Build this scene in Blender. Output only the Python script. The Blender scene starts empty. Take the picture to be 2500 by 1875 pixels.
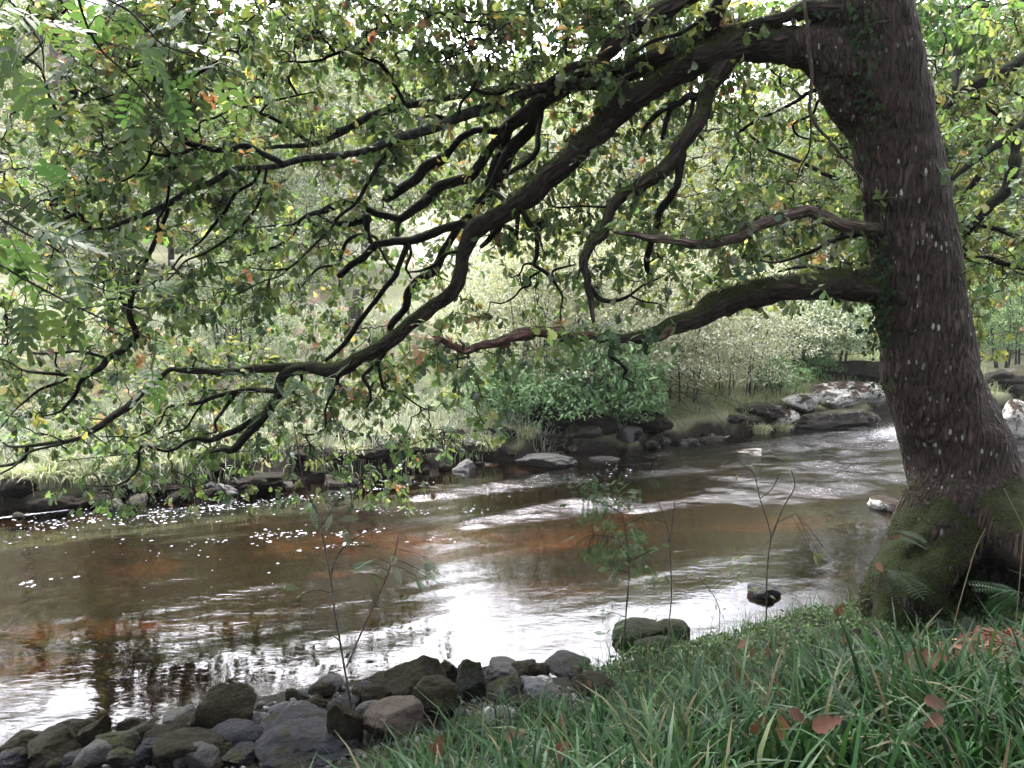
import bpy, math, random
import numpy as np
rnd = random.Random(7)
rng = np.random.default_rng(11)
C = bpy.context.scene.collection

# ------------------------------------------------------------------ camera, world, sun, exposure
W0, H0, F0, CX, CY = 2500.0, 1875.0, 1925.0, 1250.0, 937.5
CAMZ = 3.0
PITCH = math.radians(7.0)
cam = bpy.data.cameras.new("camera"); co = bpy.data.objects.new("camera", cam); C.objects.link(co)
co.location = (0, 0, CAMZ); co.rotation_euler = (math.radians(90) - PITCH, 0, 0)
cam.sensor_width = 36.0; cam.lens = 36.0 * F0 / W0
cam.clip_start = 0.05; cam.clip_end = 900
bpy.context.scene.camera = co

SUN_EL, SUN_AZ = math.radians(56), math.radians(-18)      # azimuth from +Y (beyond the river), clockwise
world = bpy.data.worlds.new("World"); bpy.context.scene.world = world; world.use_nodes = True
nt = world.node_tree; nt.nodes.clear()
sky = nt.nodes.new("ShaderNodeTexSky"); sky.sky_type = 'NISHITA'; sky.sun_disc = False
sky.sun_elevation = SUN_EL; sky.sun_rotation = SUN_AZ
sky.air_density = 1.0; sky.dust_density = 4.0; sky.ozone_density = 1.0
hs = nt.nodes.new("ShaderNodeHueSaturation"); hs.inputs["Saturation"].default_value = 0.30
bg = nt.nodes.new("ShaderNodeBackground"); bg.inputs["Strength"].default_value = 0.15
wo = nt.nodes.new("ShaderNodeOutputWorld")
nt.links.new(sky.outputs[0], hs.inputs["Color"]); nt.links.new(hs.outputs[0], bg.inputs[0]); nt.links.new(bg.outputs[0], wo.inputs[0])
sl = bpy.data.lights.new("sun", 'SUN'); sl.energy = 0.8; sl.angle = math.radians(14); sl.color = (1.0, 0.97, 0.93)
so = bpy.data.objects.new("sun", sl); C.objects.link(so)
so.rotation_euler = (math.radians(90) - SUN_EL, 0, math.pi - SUN_AZ)
sc = bpy.context.scene
sc.view_settings.view_transform = 'Standard'; sc.view_settings.look = 'None'
sc.view_settings.gamma = 1.0; sc.view_settings.exposure = 3.7
sc.cycles.max_bounces = 7; sc.cycles.diffuse_bounces = 3; sc.cycles.glossy_bounces = 3
sc.cycles.transmission_bounces = 3; sc.cycles.transparent_max_bounces = 8; sc.cycles.volume_bounces = 0
sc.cycles.caustics_reflective = False; sc.cycles.caustics_refractive = False
sc.cycles.sample_clamp_indirect = 6.0

# ------------------------------------------------------------------ geometry helpers
SP, CP = math.sin(PITCH), math.cos(PITCH)
def P(x, y, Y):
    """point seen at photo pixel x, y (2500 x 1875) at distance Y in front of the camera"""
    dx, dy = (x - CX) / F0, (CY - y) / F0
    return np.array([dx, CP + dy * SP, -SP + dy * CP]) * (Y / (CP + dy * SP)) + np.array([0, 0, CAMZ])
UX, UY = 0.891, 0.454          # the river's direction; v = distance across it
def uv(x, y): return UX * x + UY * y, -UY * x + UX * y
def xy(u, v): return UX * u - UY * v, UY * u + UX * v

def _hash(ix, iy, iz, s):
    h = (ix.astype(np.int64) * 374761393 + iy.astype(np.int64) * 668265263 + iz.astype(np.int64) * 2147483647 + s * 974634777) & 0xffffffff
    h = ((h ^ (h >> 13)) * 1274126177) & 0xffffffff
    h = (h ^ (h >> 16)) & 0xffffffff
    return h / 4294967295.0
def noise(x, y, z=0.0, s=0):
    x, y, z = np.broadcast_arrays(np.asarray(x, float), np.asarray(y, float), np.asarray(z, float))
    ix, iy, iz = np.floor(x), np.floor(y), np.floor(z)
    fx, fy, fz = x - ix, y - iy, z - iz
    fx, fy, fz = fx*fx*(3-2*fx), fy*fy*(3-2*fy), fz*fz*(3-2*fz)
    r = 0
    for a in (0, 1):
        for b in (0, 1):
            for c in (0, 1):
                w = (fx if a else 1-fx) * (fy if b else 1-fy) * (fz if c else 1-fz)
                r = r + w * _hash(ix + a, iy + b, iz + c, s)
    return r * 2 - 1
def fbm(x, y, z=0.0, s=0, o=4):
    r, a, f = 0, 1.0, 1.0
    for k in range(o):
        r = r + a * noise(np.asarray(x)*f, np.asarray(y)*f, np.asarray(z)*f, s + k); a *= 0.5; f *= 2.03
    return r
def sstep(x, a, b):
    t = np.clip((x - a) / (b - a), 0, 1); return t * t * (3 - 2 * t)

PL = ([-60, -10, 0, 1.5, 2.3, 3, 4, 4.8, 5.4, 5.9, 6.5, 7.5, 9, 10.5, 11.6, 12.1], [3.5, 2.0, 1.45, 1.4, 1.0, .6, .36, .24, .1, -.04, -.25, -.45, -.6, -.5, -.25, -.08])
PM = ([-60, -10, 0, 1.5, 2.3, 3, 3.6, 4.2, 4.7, 5.02, 6.3, 7.5, 9, 10.5, 11.6, 12.1], [3.5, 2.0, 1.5, 1.36, 1.02, .64, .44, .26, .13, -.01, -.28, -.4, -.5, -.35, -.22, -.08])
PR = ([-60, -10, 0, 1.6, 2.4, 3.0, 3.6, 4.3, 4.75, 5.1, 6.3, 7.5, 9, 10.5, 11.6, 12.1], [3.5, 2.2, 1.5, 1.22, .80, .46, .27, .19, .09, -.02, -.25, -.3, -.35, -.3, -.22, -.08])
PF = ([12.0, 12.25, 12.6, 13.2, 14, 16, 18, 20, 25, 35, 45, 60, 75, 120, 165, 210, 400], [-.12, .06, .3, .42, .55, .85, 1.5, 2.1, 2.9, 4.2, 5.8, 8.0, 11, 30, 46, 56, 60])
def terrain(x, y):
    x, y = np.asarray(x, float), np.asarray(y, float)
    u, v = uv(x, y)
    vv = v + .16 * noise(u * .6, 3.3, 0, 5) * sstep(v, 3.5, 5.5)
    a = sstep(u, .5, 3.3); b = sstep(u, 3.0, 4.8)
    n = (np.interp(vv, *PL) * (1 - a) + np.interp(vv, *PM) * a) * (1 - b) + np.interp(vv, *PR) * b
    vf = v + (.45 * noise(u * .5, 7.7, 0, 9) + .32 * noise(u * 1.5, 1.7, 0, 10) + .14 * noise(u * 4, v * 2, 0, 12)) * (v < 16)
    n = n + .38 * np.exp(-((u - 6.6) / 1.3) ** 2 - ((v - 2.5) / .75) ** 2) * (v < 6)
    f = np.interp(vf, *PF)
    w = sstep(v, 11.9, 12.1)
    z = n * (1 - w) + f * w
    z = z + .04 * fbm(x * 1.3, y * 1.3, 0, 3, 3) * sstep(np.abs(v - 8.9), 2.6, 4.5) + .05 * noise(x * 1.1, y * 1.1, 0, 8) * (1 - sstep(np.abs(v - 8.9), 2.0, 3.0))
    z = z + .35 * fbm(x * .12, y * .12, 0, 21, 3) * sstep(v, 15, 30)
    return z
def G(x, y, water=True, off=0.0):
    """where the ray through photo pixel x, y meets the ground (or the water)"""
    d = P(x, y, 1.0) - np.array([0, 0, CAMZ])
    t = np.concatenate([np.arange(1.0, 30, .02), np.arange(30, 140, .2)])
    z = terrain(d[0]*t, d[1]*t)
    z = z + off
    if water: z = np.maximum(z, 0)
    k = np.argmax(CAMZ + d[2]*t <= z)
    if not (CAMZ + d[2]*t[k] <= z[k]): k = len(t) - 1
    return np.array([d[0]*t[k], d[1]*t[k], z[k]])

def mesh(name, V, F, mat, parent=None, col=None, smooth=True, attr=None, fmat=None):
    V = np.asarray(V, np.float32).reshape(-1, 3)
    Fs = F if isinstance(F, list) else [F]
    Fs = [np.asarray(f, np.int32) for f in Fs if len(f)]
    me = bpy.data.meshes.new(name)
    me.vertices.add(len(V)); me.vertices.foreach_set("co", V.ravel())
    idx = np.concatenate([f.ravel() for f in Fs]); tot = np.concatenate([np.full(len(f), f.shape[1], np.int32) for f in Fs])
    st = np.concatenate([[0], np.cumsum(tot)[:-1]]).astype(np.int32)
    me.loops.add(len(idx)); me.loops.foreach_set("vertex_index", idx)
    me.polygons.add(len(tot)); me.polygons.foreach_set("loop_start", st); me.polygons.foreach_set("loop_total", tot)
    if smooth: me.polygons.foreach_set("use_smooth", np.ones(len(tot), bool))
    if col is not None:
        c = np.ones((len(V), 4), np.float32); c[:, :3] = col
        a = me.attributes.new("Col", 'FLOAT_COLOR', 'POINT'); a.data.foreach_set("color", c.ravel())
    for k, val in (attr or {}).items():
        val = np.asarray(val, np.float32)
        if val.ndim == 1:
            a = me.attributes.new(k, 'FLOAT', 'POINT'); a.data.foreach_set("value", val)
        else:
            a = me.attributes.new(k, 'FLOAT_VECTOR', 'POINT'); a.data.foreach_set("vector", val.ravel())
    me.update(calc_edges=True); me.validate()
    for m in (mat if isinstance(mat, (list, tuple)) else [mat]): me.materials.append(m)
    o = bpy.data.objects.new(name, me); C.objects.link(o)
    if parent is not None: o.parent = parent
    return o
def tag(o, label=None, cat=None, group=None, kind=None):
    if label: o["label"] = label
    if cat: o["category"] = cat
    if group: o["group"] = group
    if kind: o["kind"] = kind
    return o
def thing(name, loc, label, cat, group=None, rz=0.0, s=1.0):
    o = bpy.data.objects.new(name, None); C.objects.link(o); o.location = loc; o.rotation_euler = (0, 0, rz); o.scale = (s, s, s)
    o.empty_display_size = .2
    return tag(o, label, cat, group)
def norm(a): return a / np.maximum(np.linalg.norm(a, axis=-1, keepdims=True), 1e-9)

def catmull(pts, n=5):
    pts = np.asarray(pts, float)
    if len(pts) < 3: 
        t = np.linspace(0, 1, n + 1)[:, None]; return pts[0] * (1-t) + pts[-1] * t
    Q = np.vstack([2*pts[0]-pts[1], pts, 2*pts[-1]-pts[-2]])
    out = []
    for i in range(1, len(Q) - 2):
        p0, p1, p2, p3 = Q[i-1], Q[i], Q[i+1], Q[i+2]
        for t in np.arange(n) / n:
            out.append(.5 * ((2*p1) + (-p0+p2)*t + (2*p0-5*p1+4*p2-p3)*t*t + (-p0+3*p1-3*p2+p3)*t**3))
    out.append(Q[-2]); return np.array(out)
def sweep(pts, rad, sides=8, bump=0.0, seed=0, cap=True, cap0=False):
    """tube along pts -> V, F, bark coordinates"""
    pts = np.asarray(pts, float); rad = np.asarray(rad, float); n = len(pts)
    T = norm(np.gradient(pts, axis=0))
    N = np.zeros_like(T); a = np.array([0, 0, 1.0]) if abs(T[0][2]) < .9 else np.array([1.0, 0, 0])
    N[0] = norm(np.cross(np.cross(T[0], a), T[0]))
    for i in range(1, n):
        v = N[i-1] - T[i] * np.dot(N[i-1], T[i]); N[i] = v / max(np.linalg.norm(v), 1e-9)
    B = np.cross(T, N)
    th = np.arange(sides) * 2 * math.pi / sides
    L = np.concatenate([[0], np.cumsum(np.linalg.norm(np.diff(pts, axis=0), axis=1))])
    c, s = np.cos(th), np.sin(th)
    R = rad[:, None] * np.ones(sides)
    if bump:
        k = 1.0 / max(rad.mean(), 1e-3)
        R = R * (1 + bump * fbm(c[None]*1.3 + seed, s[None]*1.3, L[:, None]*k*.7, seed, 3))
    V = pts[:, None, :] + R[..., None] * (c[None, :, None] * N[:, None, :] + s[None, :, None] * B[:, None, :])
    bark = np.stack([c[None]*rad[:, None], s[None]*rad[:, None], np.repeat(L[:, None], sides, 1) + seed * 3.7], -1)
    i = np.arange(n - 1)[:, None] * sides; j = np.arange(sides)[None]; j2 = (j + 1) % sides
    F = np.stack([i + j, i + j2, i + sides + j2, i + sides + j], -1).reshape(-1, 4)
    V = V.reshape(-1, 3); bark = bark.reshape(-1, 3)
    if cap:
        m = len(V); e = pts[-1] + T[-1] * rad[-1] * .6
        V = np.vstack([V, e]); bark = np.vstack([bark, [0, 0, L[-1] + seed*3.7]])
        b = (n - 1) * sides; jj = np.arange(sides)
        Tr = np.stack([b + jj, b + (jj + 1) % sides, np.full(sides, m)], -1)
        if cap0:
            V = np.vstack([V, pts[0] - T[0] * rad[0] * .3]); bark = np.vstack([bark, [0, 0, 0]])
            Tr = np.vstack([Tr, np.stack([(jj + 1) % sides, jj, np.full(sides, m + 1)], -1)])
        return V, [F, Tr], bark
    return V, [F], bark
class Acc:
    """collects several shapes into one mesh"""
    def __init__(s): s.V = []; s.F = {}; s.n = 0; s.A = []; s.Cc = []
    def add(s, V, F, A=None, col=None):
        V = np.asarray(V); s.V.append(V)
        for f in (F if isinstance(F, list) else [F]):
            f = np.asarray(f)
            if len(f): s.F.setdefault(f.shape[1], []).append(f + s.n)
        if A is not None: s.A.append(A)
        if col is not None: s.Cc.append(np.broadcast_to(np.asarray(col, float), (len(V), 3)))
        s.n += len(V)
    def tube(s, pts, rad, sides=6, bump=0, seed=0, col=None):
        V, F, A = sweep(pts, rad, sides, bump, seed); s.add(V, F, A, col)
    def build(s, name, mat, parent=None, smooth=True):
        if not s.V: return None
        F = [np.vstack(v) for v in s.F.values()]
        return mesh(name, np.vstack(s.V), F, mat, parent, np.vstack(s.Cc) if s.Cc else None, smooth, {"bark": np.vstack(s.A)} if s.A else None)

# leaf-like templates: x = length, y = width, z = normal
def blade_template(st, fold=.25, droop=.25):
    st = np.array(st, float); t, w = st[:, 0], st[:, 1]
    mid = np.stack([t, 0*t, -droop*t*t], -1)
    Lf = np.stack([t + .0*w, w, fold*w - droop*t*t], -1); Rt = Lf * [1, -1, 1]
    V = np.vstack([mid, Lf, Rt]); n = len(t); i = np.arange(n - 1)
    F = np.vstack([np.stack([i, i+1, n+i+1, n+i], -1), np.stack([i+1, i, 2*n+i, 2*n+i+1], -1)])
    return V, F
OAK = blade_template([(0, .01), (.12, .03), (.24, .15), (.33, .09), (.47, .24), (.56, .16), (.70, .31), (.79, .21), (.90, .22), (1.0, .02)], .22, .22)
OVAL = blade_template([(0, .02), (.3, .17), (.65, .19), (1, .01)], .2, .15)
NARROW = blade_template([(0, .01), (.35, .13), (.7, .11), (1, .0)], .15, .25)
RHOMB = (np.array([[0, 0, 0], [.45, .33, .08], [1, 0, -.1], [.45, -.33, .08]]), np.array([[0, 1, 2, 3]]))
IVY = blade_template([(0, .03), (.08, .33), (.3, .38), (.45, .24), (.6, .3), (1, .0)], .12, .2)
def pinnate(pairs=5, lw=.30, ll=.36, tmpl=OVAL, rach=.012, droop=.25):
    """compound leaf of unit length"""
    a = Acc(); t = np.linspace(0, 1, 6)
    pts = np.stack([t, 0*t, -droop*t*t], -1)
    a.add(np.vstack([pts + [0, rach, 0], pts - [0, rach, 0]]), np.array([[i, i+1, 6+i+1, 6+i] for i in range(5)]))
    TV, TF = tmpl
    for k in range(pairs):
        x = .28 + .62 * k / (pairs - 1)
        s = ll * (1 - .25 * abs(k/(pairs-1) - .45) * 2)
        for sg in (1, -1):
            ang = sg * math.radians(58); c, q = math.cos(ang), math.sin(ang)
            M = np.array([[c, -q, 0], [q, c, 0], [0, 0, 1]])
            a.add((TV * [s, s*lw/.30, s]) @ M.T + [x, 0, -droop*x*x], TF)
    a.add(TV * [ll, ll, ll] + [.96, 0, -droop*.92], TF)
    return np.vstack(a.V), np.vstack(a.F[4])
ASH = pinnate(4, .36, .40); ROWAN = pinnate(7, .22, .27, droop=.35)
def fern_template(n=16):
    a = Acc(); TV, TF = RHOMB
    for k in range(n):
        x = .12 + .85 * k / n; s = .24 * math.sin(math.pi * (.18 + .8 * (1 - k / n))) ** .8
        for sg in (1, -1):
            ang = sg * math.radians(72); c, q = math.cos(ang), math.sin(ang)
            M = np.array([[c, -q, 0], [q, c, 0], [0, 0, 1]])
            a.add((TV * [s, s*.42, s*.5]) @ M.T + [x, 0, -.45*x*x], TF)
    t = np.linspace(0, 1, 6); pts = np.stack([t, 0*t, -.45*t*t], -1)
    a.add(np.vstack([pts + [0, .008, 0], pts - [0, .008, 0]]), np.array([[i, i+1, 6+i+1, 6+i] for i in range(5)]))
    return np.vstack(a.V), np.vstack(a.F[4])
FERN = fern_template()
def frames(d, n):
    d = norm(d); y = norm(np.cross(n, d)); z = np.cross(d, y)
    return np.stack([d, y, z], 1)          # rows = axes
def scatter(tmpl, O, D, Nn, S, col):
    TV, TF = tmpl; O = np.asarray(O); M = frames(np.asarray(D, float), np.asarray(Nn, float))
    S = np.asarray(S, float)
    if S.ndim == 1: S = S[:, None] * np.ones(3)
    L = TV[None] * S[:, None, :]
    V = np.einsum('nti,nij->ntj', L, M) + O[:, None, :]
    F = TF[None] + (np.arange(len(O)) * len(TV))[:, None, None]
    c = np.repeat(np.asarray(col)[:, None, :], len(TV), 1)
    return V.reshape(-1, 3), F.reshape(-1, TF.shape[1]), c.reshape(-1, 3)
def tone(pal, k=1.0, sat=1.0):
    pal = np.array(pal, float); g = pal.mean(-1, keepdims=True); return (g + (pal - g) * sat) * k
def pick(pal, w, n, jit=.22):
    pal = np.array(pal); w = np.array(w, float); k = rng.choice(len(pal), n, p=w / w.sum())
    c = pal[k] * np.exp(rng.normal(0, jit, (n, 1))) * np.exp(rng.normal(0, .06, (n, 3)))
    return np.clip(c, .005, .9)
def rdir(n): return norm(rng.normal(size=(n, 3)))

# ------------------------------------------------------------------ materials
def new_mat(name):
    m = bpy.data.materials.new(name); m.use_nodes = True; t = m.node_tree; t.nodes.clear()
    out = t.nodes.new("ShaderNodeOutputMaterial"); return m, t, out
def N(t, typ, **kw):
    n = t.nodes.new(typ)
    for k, v in kw.items():
        if k in n.inputs: n.inputs[k].default_value = v
        else: setattr(n, k, v)
    return n
def ramp(t, src, stops, lin=True):
    r = t.nodes.new("ShaderNodeValToRGB"); e = r.color_ramp.elements
    while len(e) < len(stops): e.new(.5)
    for q, (p, c) in zip(e, stops): q.position = p; q.color = (c, c, c, 1) if isinstance(c, (int, float)) else (*c, 1)
    t.links.new(src, r.inputs[0]); return r.outputs[0]
def mixc(t, fac, a, b, mode='MIX'):
    m = t.nodes.new("ShaderNodeMix"); m.data_type = 'RGBA'; m.blend_type = mode
    for s, v in ((m.inputs[0], fac), (m.inputs[6], a), (m.inputs[7], b)):
        if hasattr(v, 'links'): t.links.new(v, s)
        else: s.default_value = v if isinstance(v, (int, float)) else (*v, 1)
    return m.outputs[2]
def math_(t, op, a, b=0.0, clamp=False):
    m = t.nodes.new("ShaderNodeMath"); m.operation = op; m.use_clamp = clamp
    for s, v in ((m.inputs[0], a), (m.inputs[1], b)):
        if hasattr(v, 'links'): t.links.new(v, s)
        else: s.default_value = v
    return m.outputs[0]
def noise_n(t, vec, scale, detail=5, rough=.6, dist=0.0):
    n = N(t, "ShaderNodeTexNoise", Scale=scale, Detail=detail, Roughness=rough, Distortion=dist)
    t.links.new(vec, n.inputs["Vector"]); return n.outputs[0]
def leaf_mat(name, trans=.35, rough=.45, spec=.35, tcol=(1.2, 1.15, .72)):
    m, t, out = new_mat(name)
    a = N(t, "ShaderNodeAttribute", attribute_name="Col")
    p = N(t, "ShaderNodeBsdfPrincipled", Roughness=rough); p.inputs["Specular IOR Level"].default_value = spec
    t.links.new(a.outputs[0], p.inputs["Base Color"])
    tr = N(t, "ShaderNodeBsdfTranslucent"); t.links.new(mixc(t, 1.0, a.outputs[0], tcol, 'MULTIPLY'), tr.inputs[0])
    mx = N(t, "ShaderNodeMixShader"); mx.inputs[0].default_value = trans
    t.links.new(p.outputs[0], mx.inputs[1]); t.links.new(tr.outputs[0], mx.inputs[2]); t.links.new(mx.outputs[0], out.inputs[0])
    return m
M_LEAF = leaf_mat("oak_leaf", .5, .5, .16)
M_FAR = leaf_mat("far_foliage", .3, .6, .1)
M_GRASS = leaf_mat("grass_blade", .3, .5, .16, (1.1, 1.2, .85))
M_DRY = leaf_mat("dry_leaf", .2, .6, .08, (1.2, 1, .7))

def bark_mat(name, c1, c2, moss=0.5, lich=0.0, obj=False, scale=1.0, stretch=.22, bump=.8, mossz=None, ring=False):
    m, t, out = new_mat(name)
    if obj:
        tc = N(t, "ShaderNodeTexCoord"); src = tc.outputs["Object"]
    else:
        at = N(t, "ShaderNodeAttribute", attribute_name="bark"); src = at.outputs["Vector"]
    mp = N(t, "ShaderNodeMapping")
    t.links.new(src, mp.inputs["Vector"])
    if obj: mp.inputs["Rotation"].default_value = (0, math.radians(9), 0)
    mp.inputs["Scale"].default_value = (1, 1, stretch)
    v = mp.outputs[0]
    nz = noise_n(t, v, 9*scale, 4, .6)
    wv = N(t, "ShaderNodeVectorMath", operation='MULTIPLY_ADD'); t.links.new(v, wv.inputs[0])
    wv.inputs[1].default_value = (1, 1, 1)
    nc = N(t, "ShaderNodeTexNoise", Scale=14*scale, Detail=3.0); t.links.new(v, nc.inputs["Vector"])
    sc_ = N(t, "ShaderNodeVectorMath", operation='SCALE'); sc_.inputs["Scale"].default_value = .035/scale
    t.links.new(nc.outputs["Color"], sc_.inputs[0]); t.links.new(sc_.outputs[0], wv.inputs[2])
    vo = N(t, "ShaderNodeTexVoronoi", feature='DISTANCE_TO_EDGE', Scale=19*scale); t.links.new(wv.outputs[0], vo.inputs["Vector"])
    fiss = ramp(t, vo.outputs["Distance"], [(0.0, 0.0), (.09, .12), (.28, 1.0)])
    vo2 = N(t, "ShaderNodeTexVoronoi", feature='DISTANCE_TO_EDGE', Scale=9.5*scale); t.links.new(wv.outputs[0], vo2.inputs["Vector"])
    fiss = math_(t, 'MULTIPLY', fiss, ramp(t, vo2.outputs["Distance"], [(0.0, 0.0), (.05, .25), (.17, 1.0)]))
    fine = noise_n(t, v, 70*scale, 3, .7)
    c = mixc(t, ramp(t, nz, [(.3, 0.0), (.7, 1.0)]), c1, c2)
    c = mixc(t, ramp(t, fiss, [(0, 1.0), (1, 0.0)]), c, tuple(q*.12 for q in c1))
    c = mixc(t, ramp(t, fine, [(.35, .0), (.75, .5)]), c, tuple(min(1, q*1.7) for q in c2))
    if ring:
        w = N(t, "ShaderNodeTexWave", Scale=1.6, Distortion=2.5, Detail=2.0, bands_direction='Z'); t.links.new(src, w.inputs["Vector"])
        w.inputs["Scale"].default_value = 3.2
        c = mixc(t, ramp(t, w.outputs[0], [(.72, 0.0), (.95, .7)]), c, (.045, .043, .042))
    big = N(t, "ShaderNodeTexCoord").outputs["Object"]
    if lich:
        vl = N(t, "ShaderNodeTexVoronoi", Scale=19.0, Randomness=1.0); ml = N(t, "ShaderNodeMapping"); ml.inputs["Scale"].default_value = (1.3, 1.3, .55)
        t.links.new(big, ml.inputs["Vector"]); t.links.new(ml.outputs[0], vl.inputs["Vector"])
        g = N(t, "ShaderNodeSeparateColor"); t.links.new(vl.outputs["Color"], g.inputs[0])
        spot = math_(t, 'MULTIPLY', math_(t, 'LESS_THAN', math_(t, 'ADD', vl.outputs["Distance"], math_(t, 'MULTIPLY', fine, .55)), math_(t, 'ADD', .30, math_(t, 'MULTIPLY', g.outputs[1], .28))), math_(t, 'GREATER_THAN', g.outputs[0], 1 - lich))
        pat = ramp(t, noise_n(t, big, 1.1, 2), [(.42, 0.0), (.55, 1.0)])
        c = mixc(t, math_(t, 'MULTIPLY', spot, pat), c, (.20, .20, .18))
    gm = N(t, "ShaderNodeNewGeometry"); sp = N(t, "ShaderNodeSeparateXYZ"); t.links.new(gm.outputs["Normal"], sp.inputs[0])
    mn = noise_n(t, big, 3.2, 7, .78)
    mfine = noise_n(t, big, 60.0, 3, .7)
    mossy = math_(t, 'ADD', math_(t, 'MULTIPLY', sp.outputs[2], .55), mn)
    if mossz:
        px = N(t, "ShaderNodeSeparateXYZ"); t.links.new(gm.outputs["Position"], px.inputs[0])
        hz = N(t, "ShaderNodeMapRange"); hz.inputs[1].default_value = mossz[0]; hz.inputs[2].default_value = mossz[1]
        hz.inputs[3].default_value = mossz[2]; hz.inputs[4].default_value = 0.0; t.links.new(px.outputs[2], hz.inputs[0])
        mossy = math_(t, 'ADD', mossy, hz.outputs[0])
    mf = ramp(t, mossy, [(.94 - .45*moss, 0.0), (1.16 - .45*moss, 1.0)])
    mc = mixc(t, ramp(t, mfine, [(.35, 0.0), (.7, 1.0)]), (.004, .006, .002), (.028, .037, .008))
    c = mixc(t, mf, c, mc)
    p = N(t, "ShaderNodeBsdfPrincipled", Roughness=.85); p.inputs["Specular IOR Level"].default_value = .10
    t.links.new(c, p.inputs["Base Color"])
    h = math_(t, 'ADD', math_(t, 'MULTIPLY', fiss, 1.0), math_(t, 'MULTIPLY', fine, .35))
    h = math_(t, 'ADD', math_(t, 'MULTIPLY', h, math_(t, 'SUBTRACT', 1.0, math_(t, 'MULTIPLY', mf, .8))), math_(t, 'MULTIPLY', math_(t, 'MULTIPLY', mfine, 1.2), mf))
    b = N(t, "ShaderNodeBump", Strength=bump, Distance=.035/scale); t.links.new(h, b.inputs["Height"]); t.links.new(b.outputs[0], p.inputs["Normal"])
    t.links.new(p.outputs[0], out.inputs[0]); return m
M_TRUNK = bark_mat("oak_bark", (.025, .0155, .0130), (.060, .044, .039), moss=.15, lich=.42, obj=True, scale=1.0, stretch=.16, bump=1.0, mossz=(.1, 1.65, .56))
M_LIMB = bark_mat("limb_bark", (.020, .0135, .012), (.046, .035, .031), moss=.75, scale=1.1, bump=.7)
M_BRANCH = bark_mat("branch_bark", (.006, .005, .005), (.014, .011, .011), moss=.55, scale=1.6, bump=.5)
M_SMOOTH = bark_mat("banded_bark", (.015, .014, .015), (.04, .037, .037), moss=.1, scale=1.5, bump=.3, ring=True)
M_SAP = bark_mat("sapling_bark", (.045, .040, .038), (.085, .078, .072), moss=.0, scale=3, bump=.3)
M_DEAD = bark_mat("dead_wood", (.065, .046, .038), (.14, .105, .088), moss=.0, scale=1.6, stretch=.10, bump=.9)
M_REDBARK = bark_mat("bare_red_wood", (.055, .028, .023), (.10, .056, .047), moss=.05, scale=1.6, bump=.5)
M_TWIG = bark_mat("twig_bark", (.007, .006, .006), (.016, .013, .012), moss=.2, scale=3, bump=.3)
M_FARWOOD = bark_mat("far_bark", (.035, .029, .027), (.07, .06, .055), moss=.5, scale=1.0, bump=.5)
M_VINE = bark_mat("vine_bark", (.05, .038, .032), (.085, .066, .055), moss=.0, scale=3, bump=.5)

def rock_mat(name, c1, c2, moss=.3, mossc=((.006, .007, .004), (.022, .021, .009)), lich=0.0, rough=.75, band=0.0):
    m, t, out = new_mat(name)
    tc = N(t, "ShaderNodeTexCoord"); o = tc.outputs["Object"]
    inf = N(t, "ShaderNodeObjectInfo"); ad = N(t, "ShaderNodeVectorMath", operation='ADD'); t.links.new(o, ad.inputs[0])
    sc_ = N(t, "ShaderNodeVectorMath", operation='SCALE'); sc_.inputs["Scale"].default_value = 1.0
    cb = N(t, "ShaderNodeCombineXYZ"); t.links.new(math_(t, 'MULTIPLY', inf.outputs["Random"], 40.0), cb.inputs[0]); t.links.new(cb.outputs[0], ad.inputs[1])
    v = ad.outputs[0]
    n1 = noise_n(t, v, 7, 6, .65); n2 = noise_n(t, v, 45, 4, .7); n3 = noise_n(t, v, 3.5, 5, .6, .4)
    c = mixc(t, ramp(t, n1, [(.35, 0.0), (.68, 1.0)]), c1, c2)
    c = mixc(t, ramp(t, n2, [(.4, 0.0), (.8, .6)]), c, tuple(q*1.6 for q in c2))
    if band:
        w = N(t, "ShaderNodeTexWave", Scale=9.0, Distortion=6.0, Detail=3.0, bands_direction='Z'); t.links.new(v, w.inputs["Vector"])
        c = mixc(t, math_(t, 'MULTIPLY', w.outputs[0], band), c, tuple(q*.45 for q in c1))
    if lich:
        c = mixc(t, ramp(t, noise_n(t, v, 9, 7, .78, .8), [(.60-.22*lich, 0.0), (.66-.22*lich, 1.0)]), c, (.22, .215, .20))
    gm = N(t, "ShaderNodeNewGeometry"); sp = N(t, "ShaderNodeSeparateXYZ"); t.links.new(gm.outputs["Normal"], sp.inputs[0])
    ms = math_(t, 'ADD', math_(t, 'MULTIPLY', sp.outputs[2], .25), n3)
    mf = ramp(t, ms, [(.86-.5*moss, 0.0), (.95-.5*moss, 1.0)])
    mc = mixc(t, ramp(t, n2, [(.35, 0.0), (.7, 1.0)]), *mossc)
    c = mixc(t, mf, c, mc)
    p = N(t, "ShaderNodeBsdfPrincipled", Roughness=rough); t.links.new(c, p.inputs["Base Color"]); p.inputs["Specular IOR Level"].default_value = (.25 if rough < .7 else .07)
    h = math_(t, 'ADD', math_(t, 'MULTIPLY', n1, 1.0), math_(t, 'MULTIPLY', n2, .5))
    b = N(t, "ShaderNodeBump", Strength=.9, Distance=.05); t.links.new(h, b.inputs["Height"]); t.links.new(b.outputs[0], p.inputs["Normal"])
    t.links.new(p.outputs[0], out.inputs[0]); return m
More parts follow.
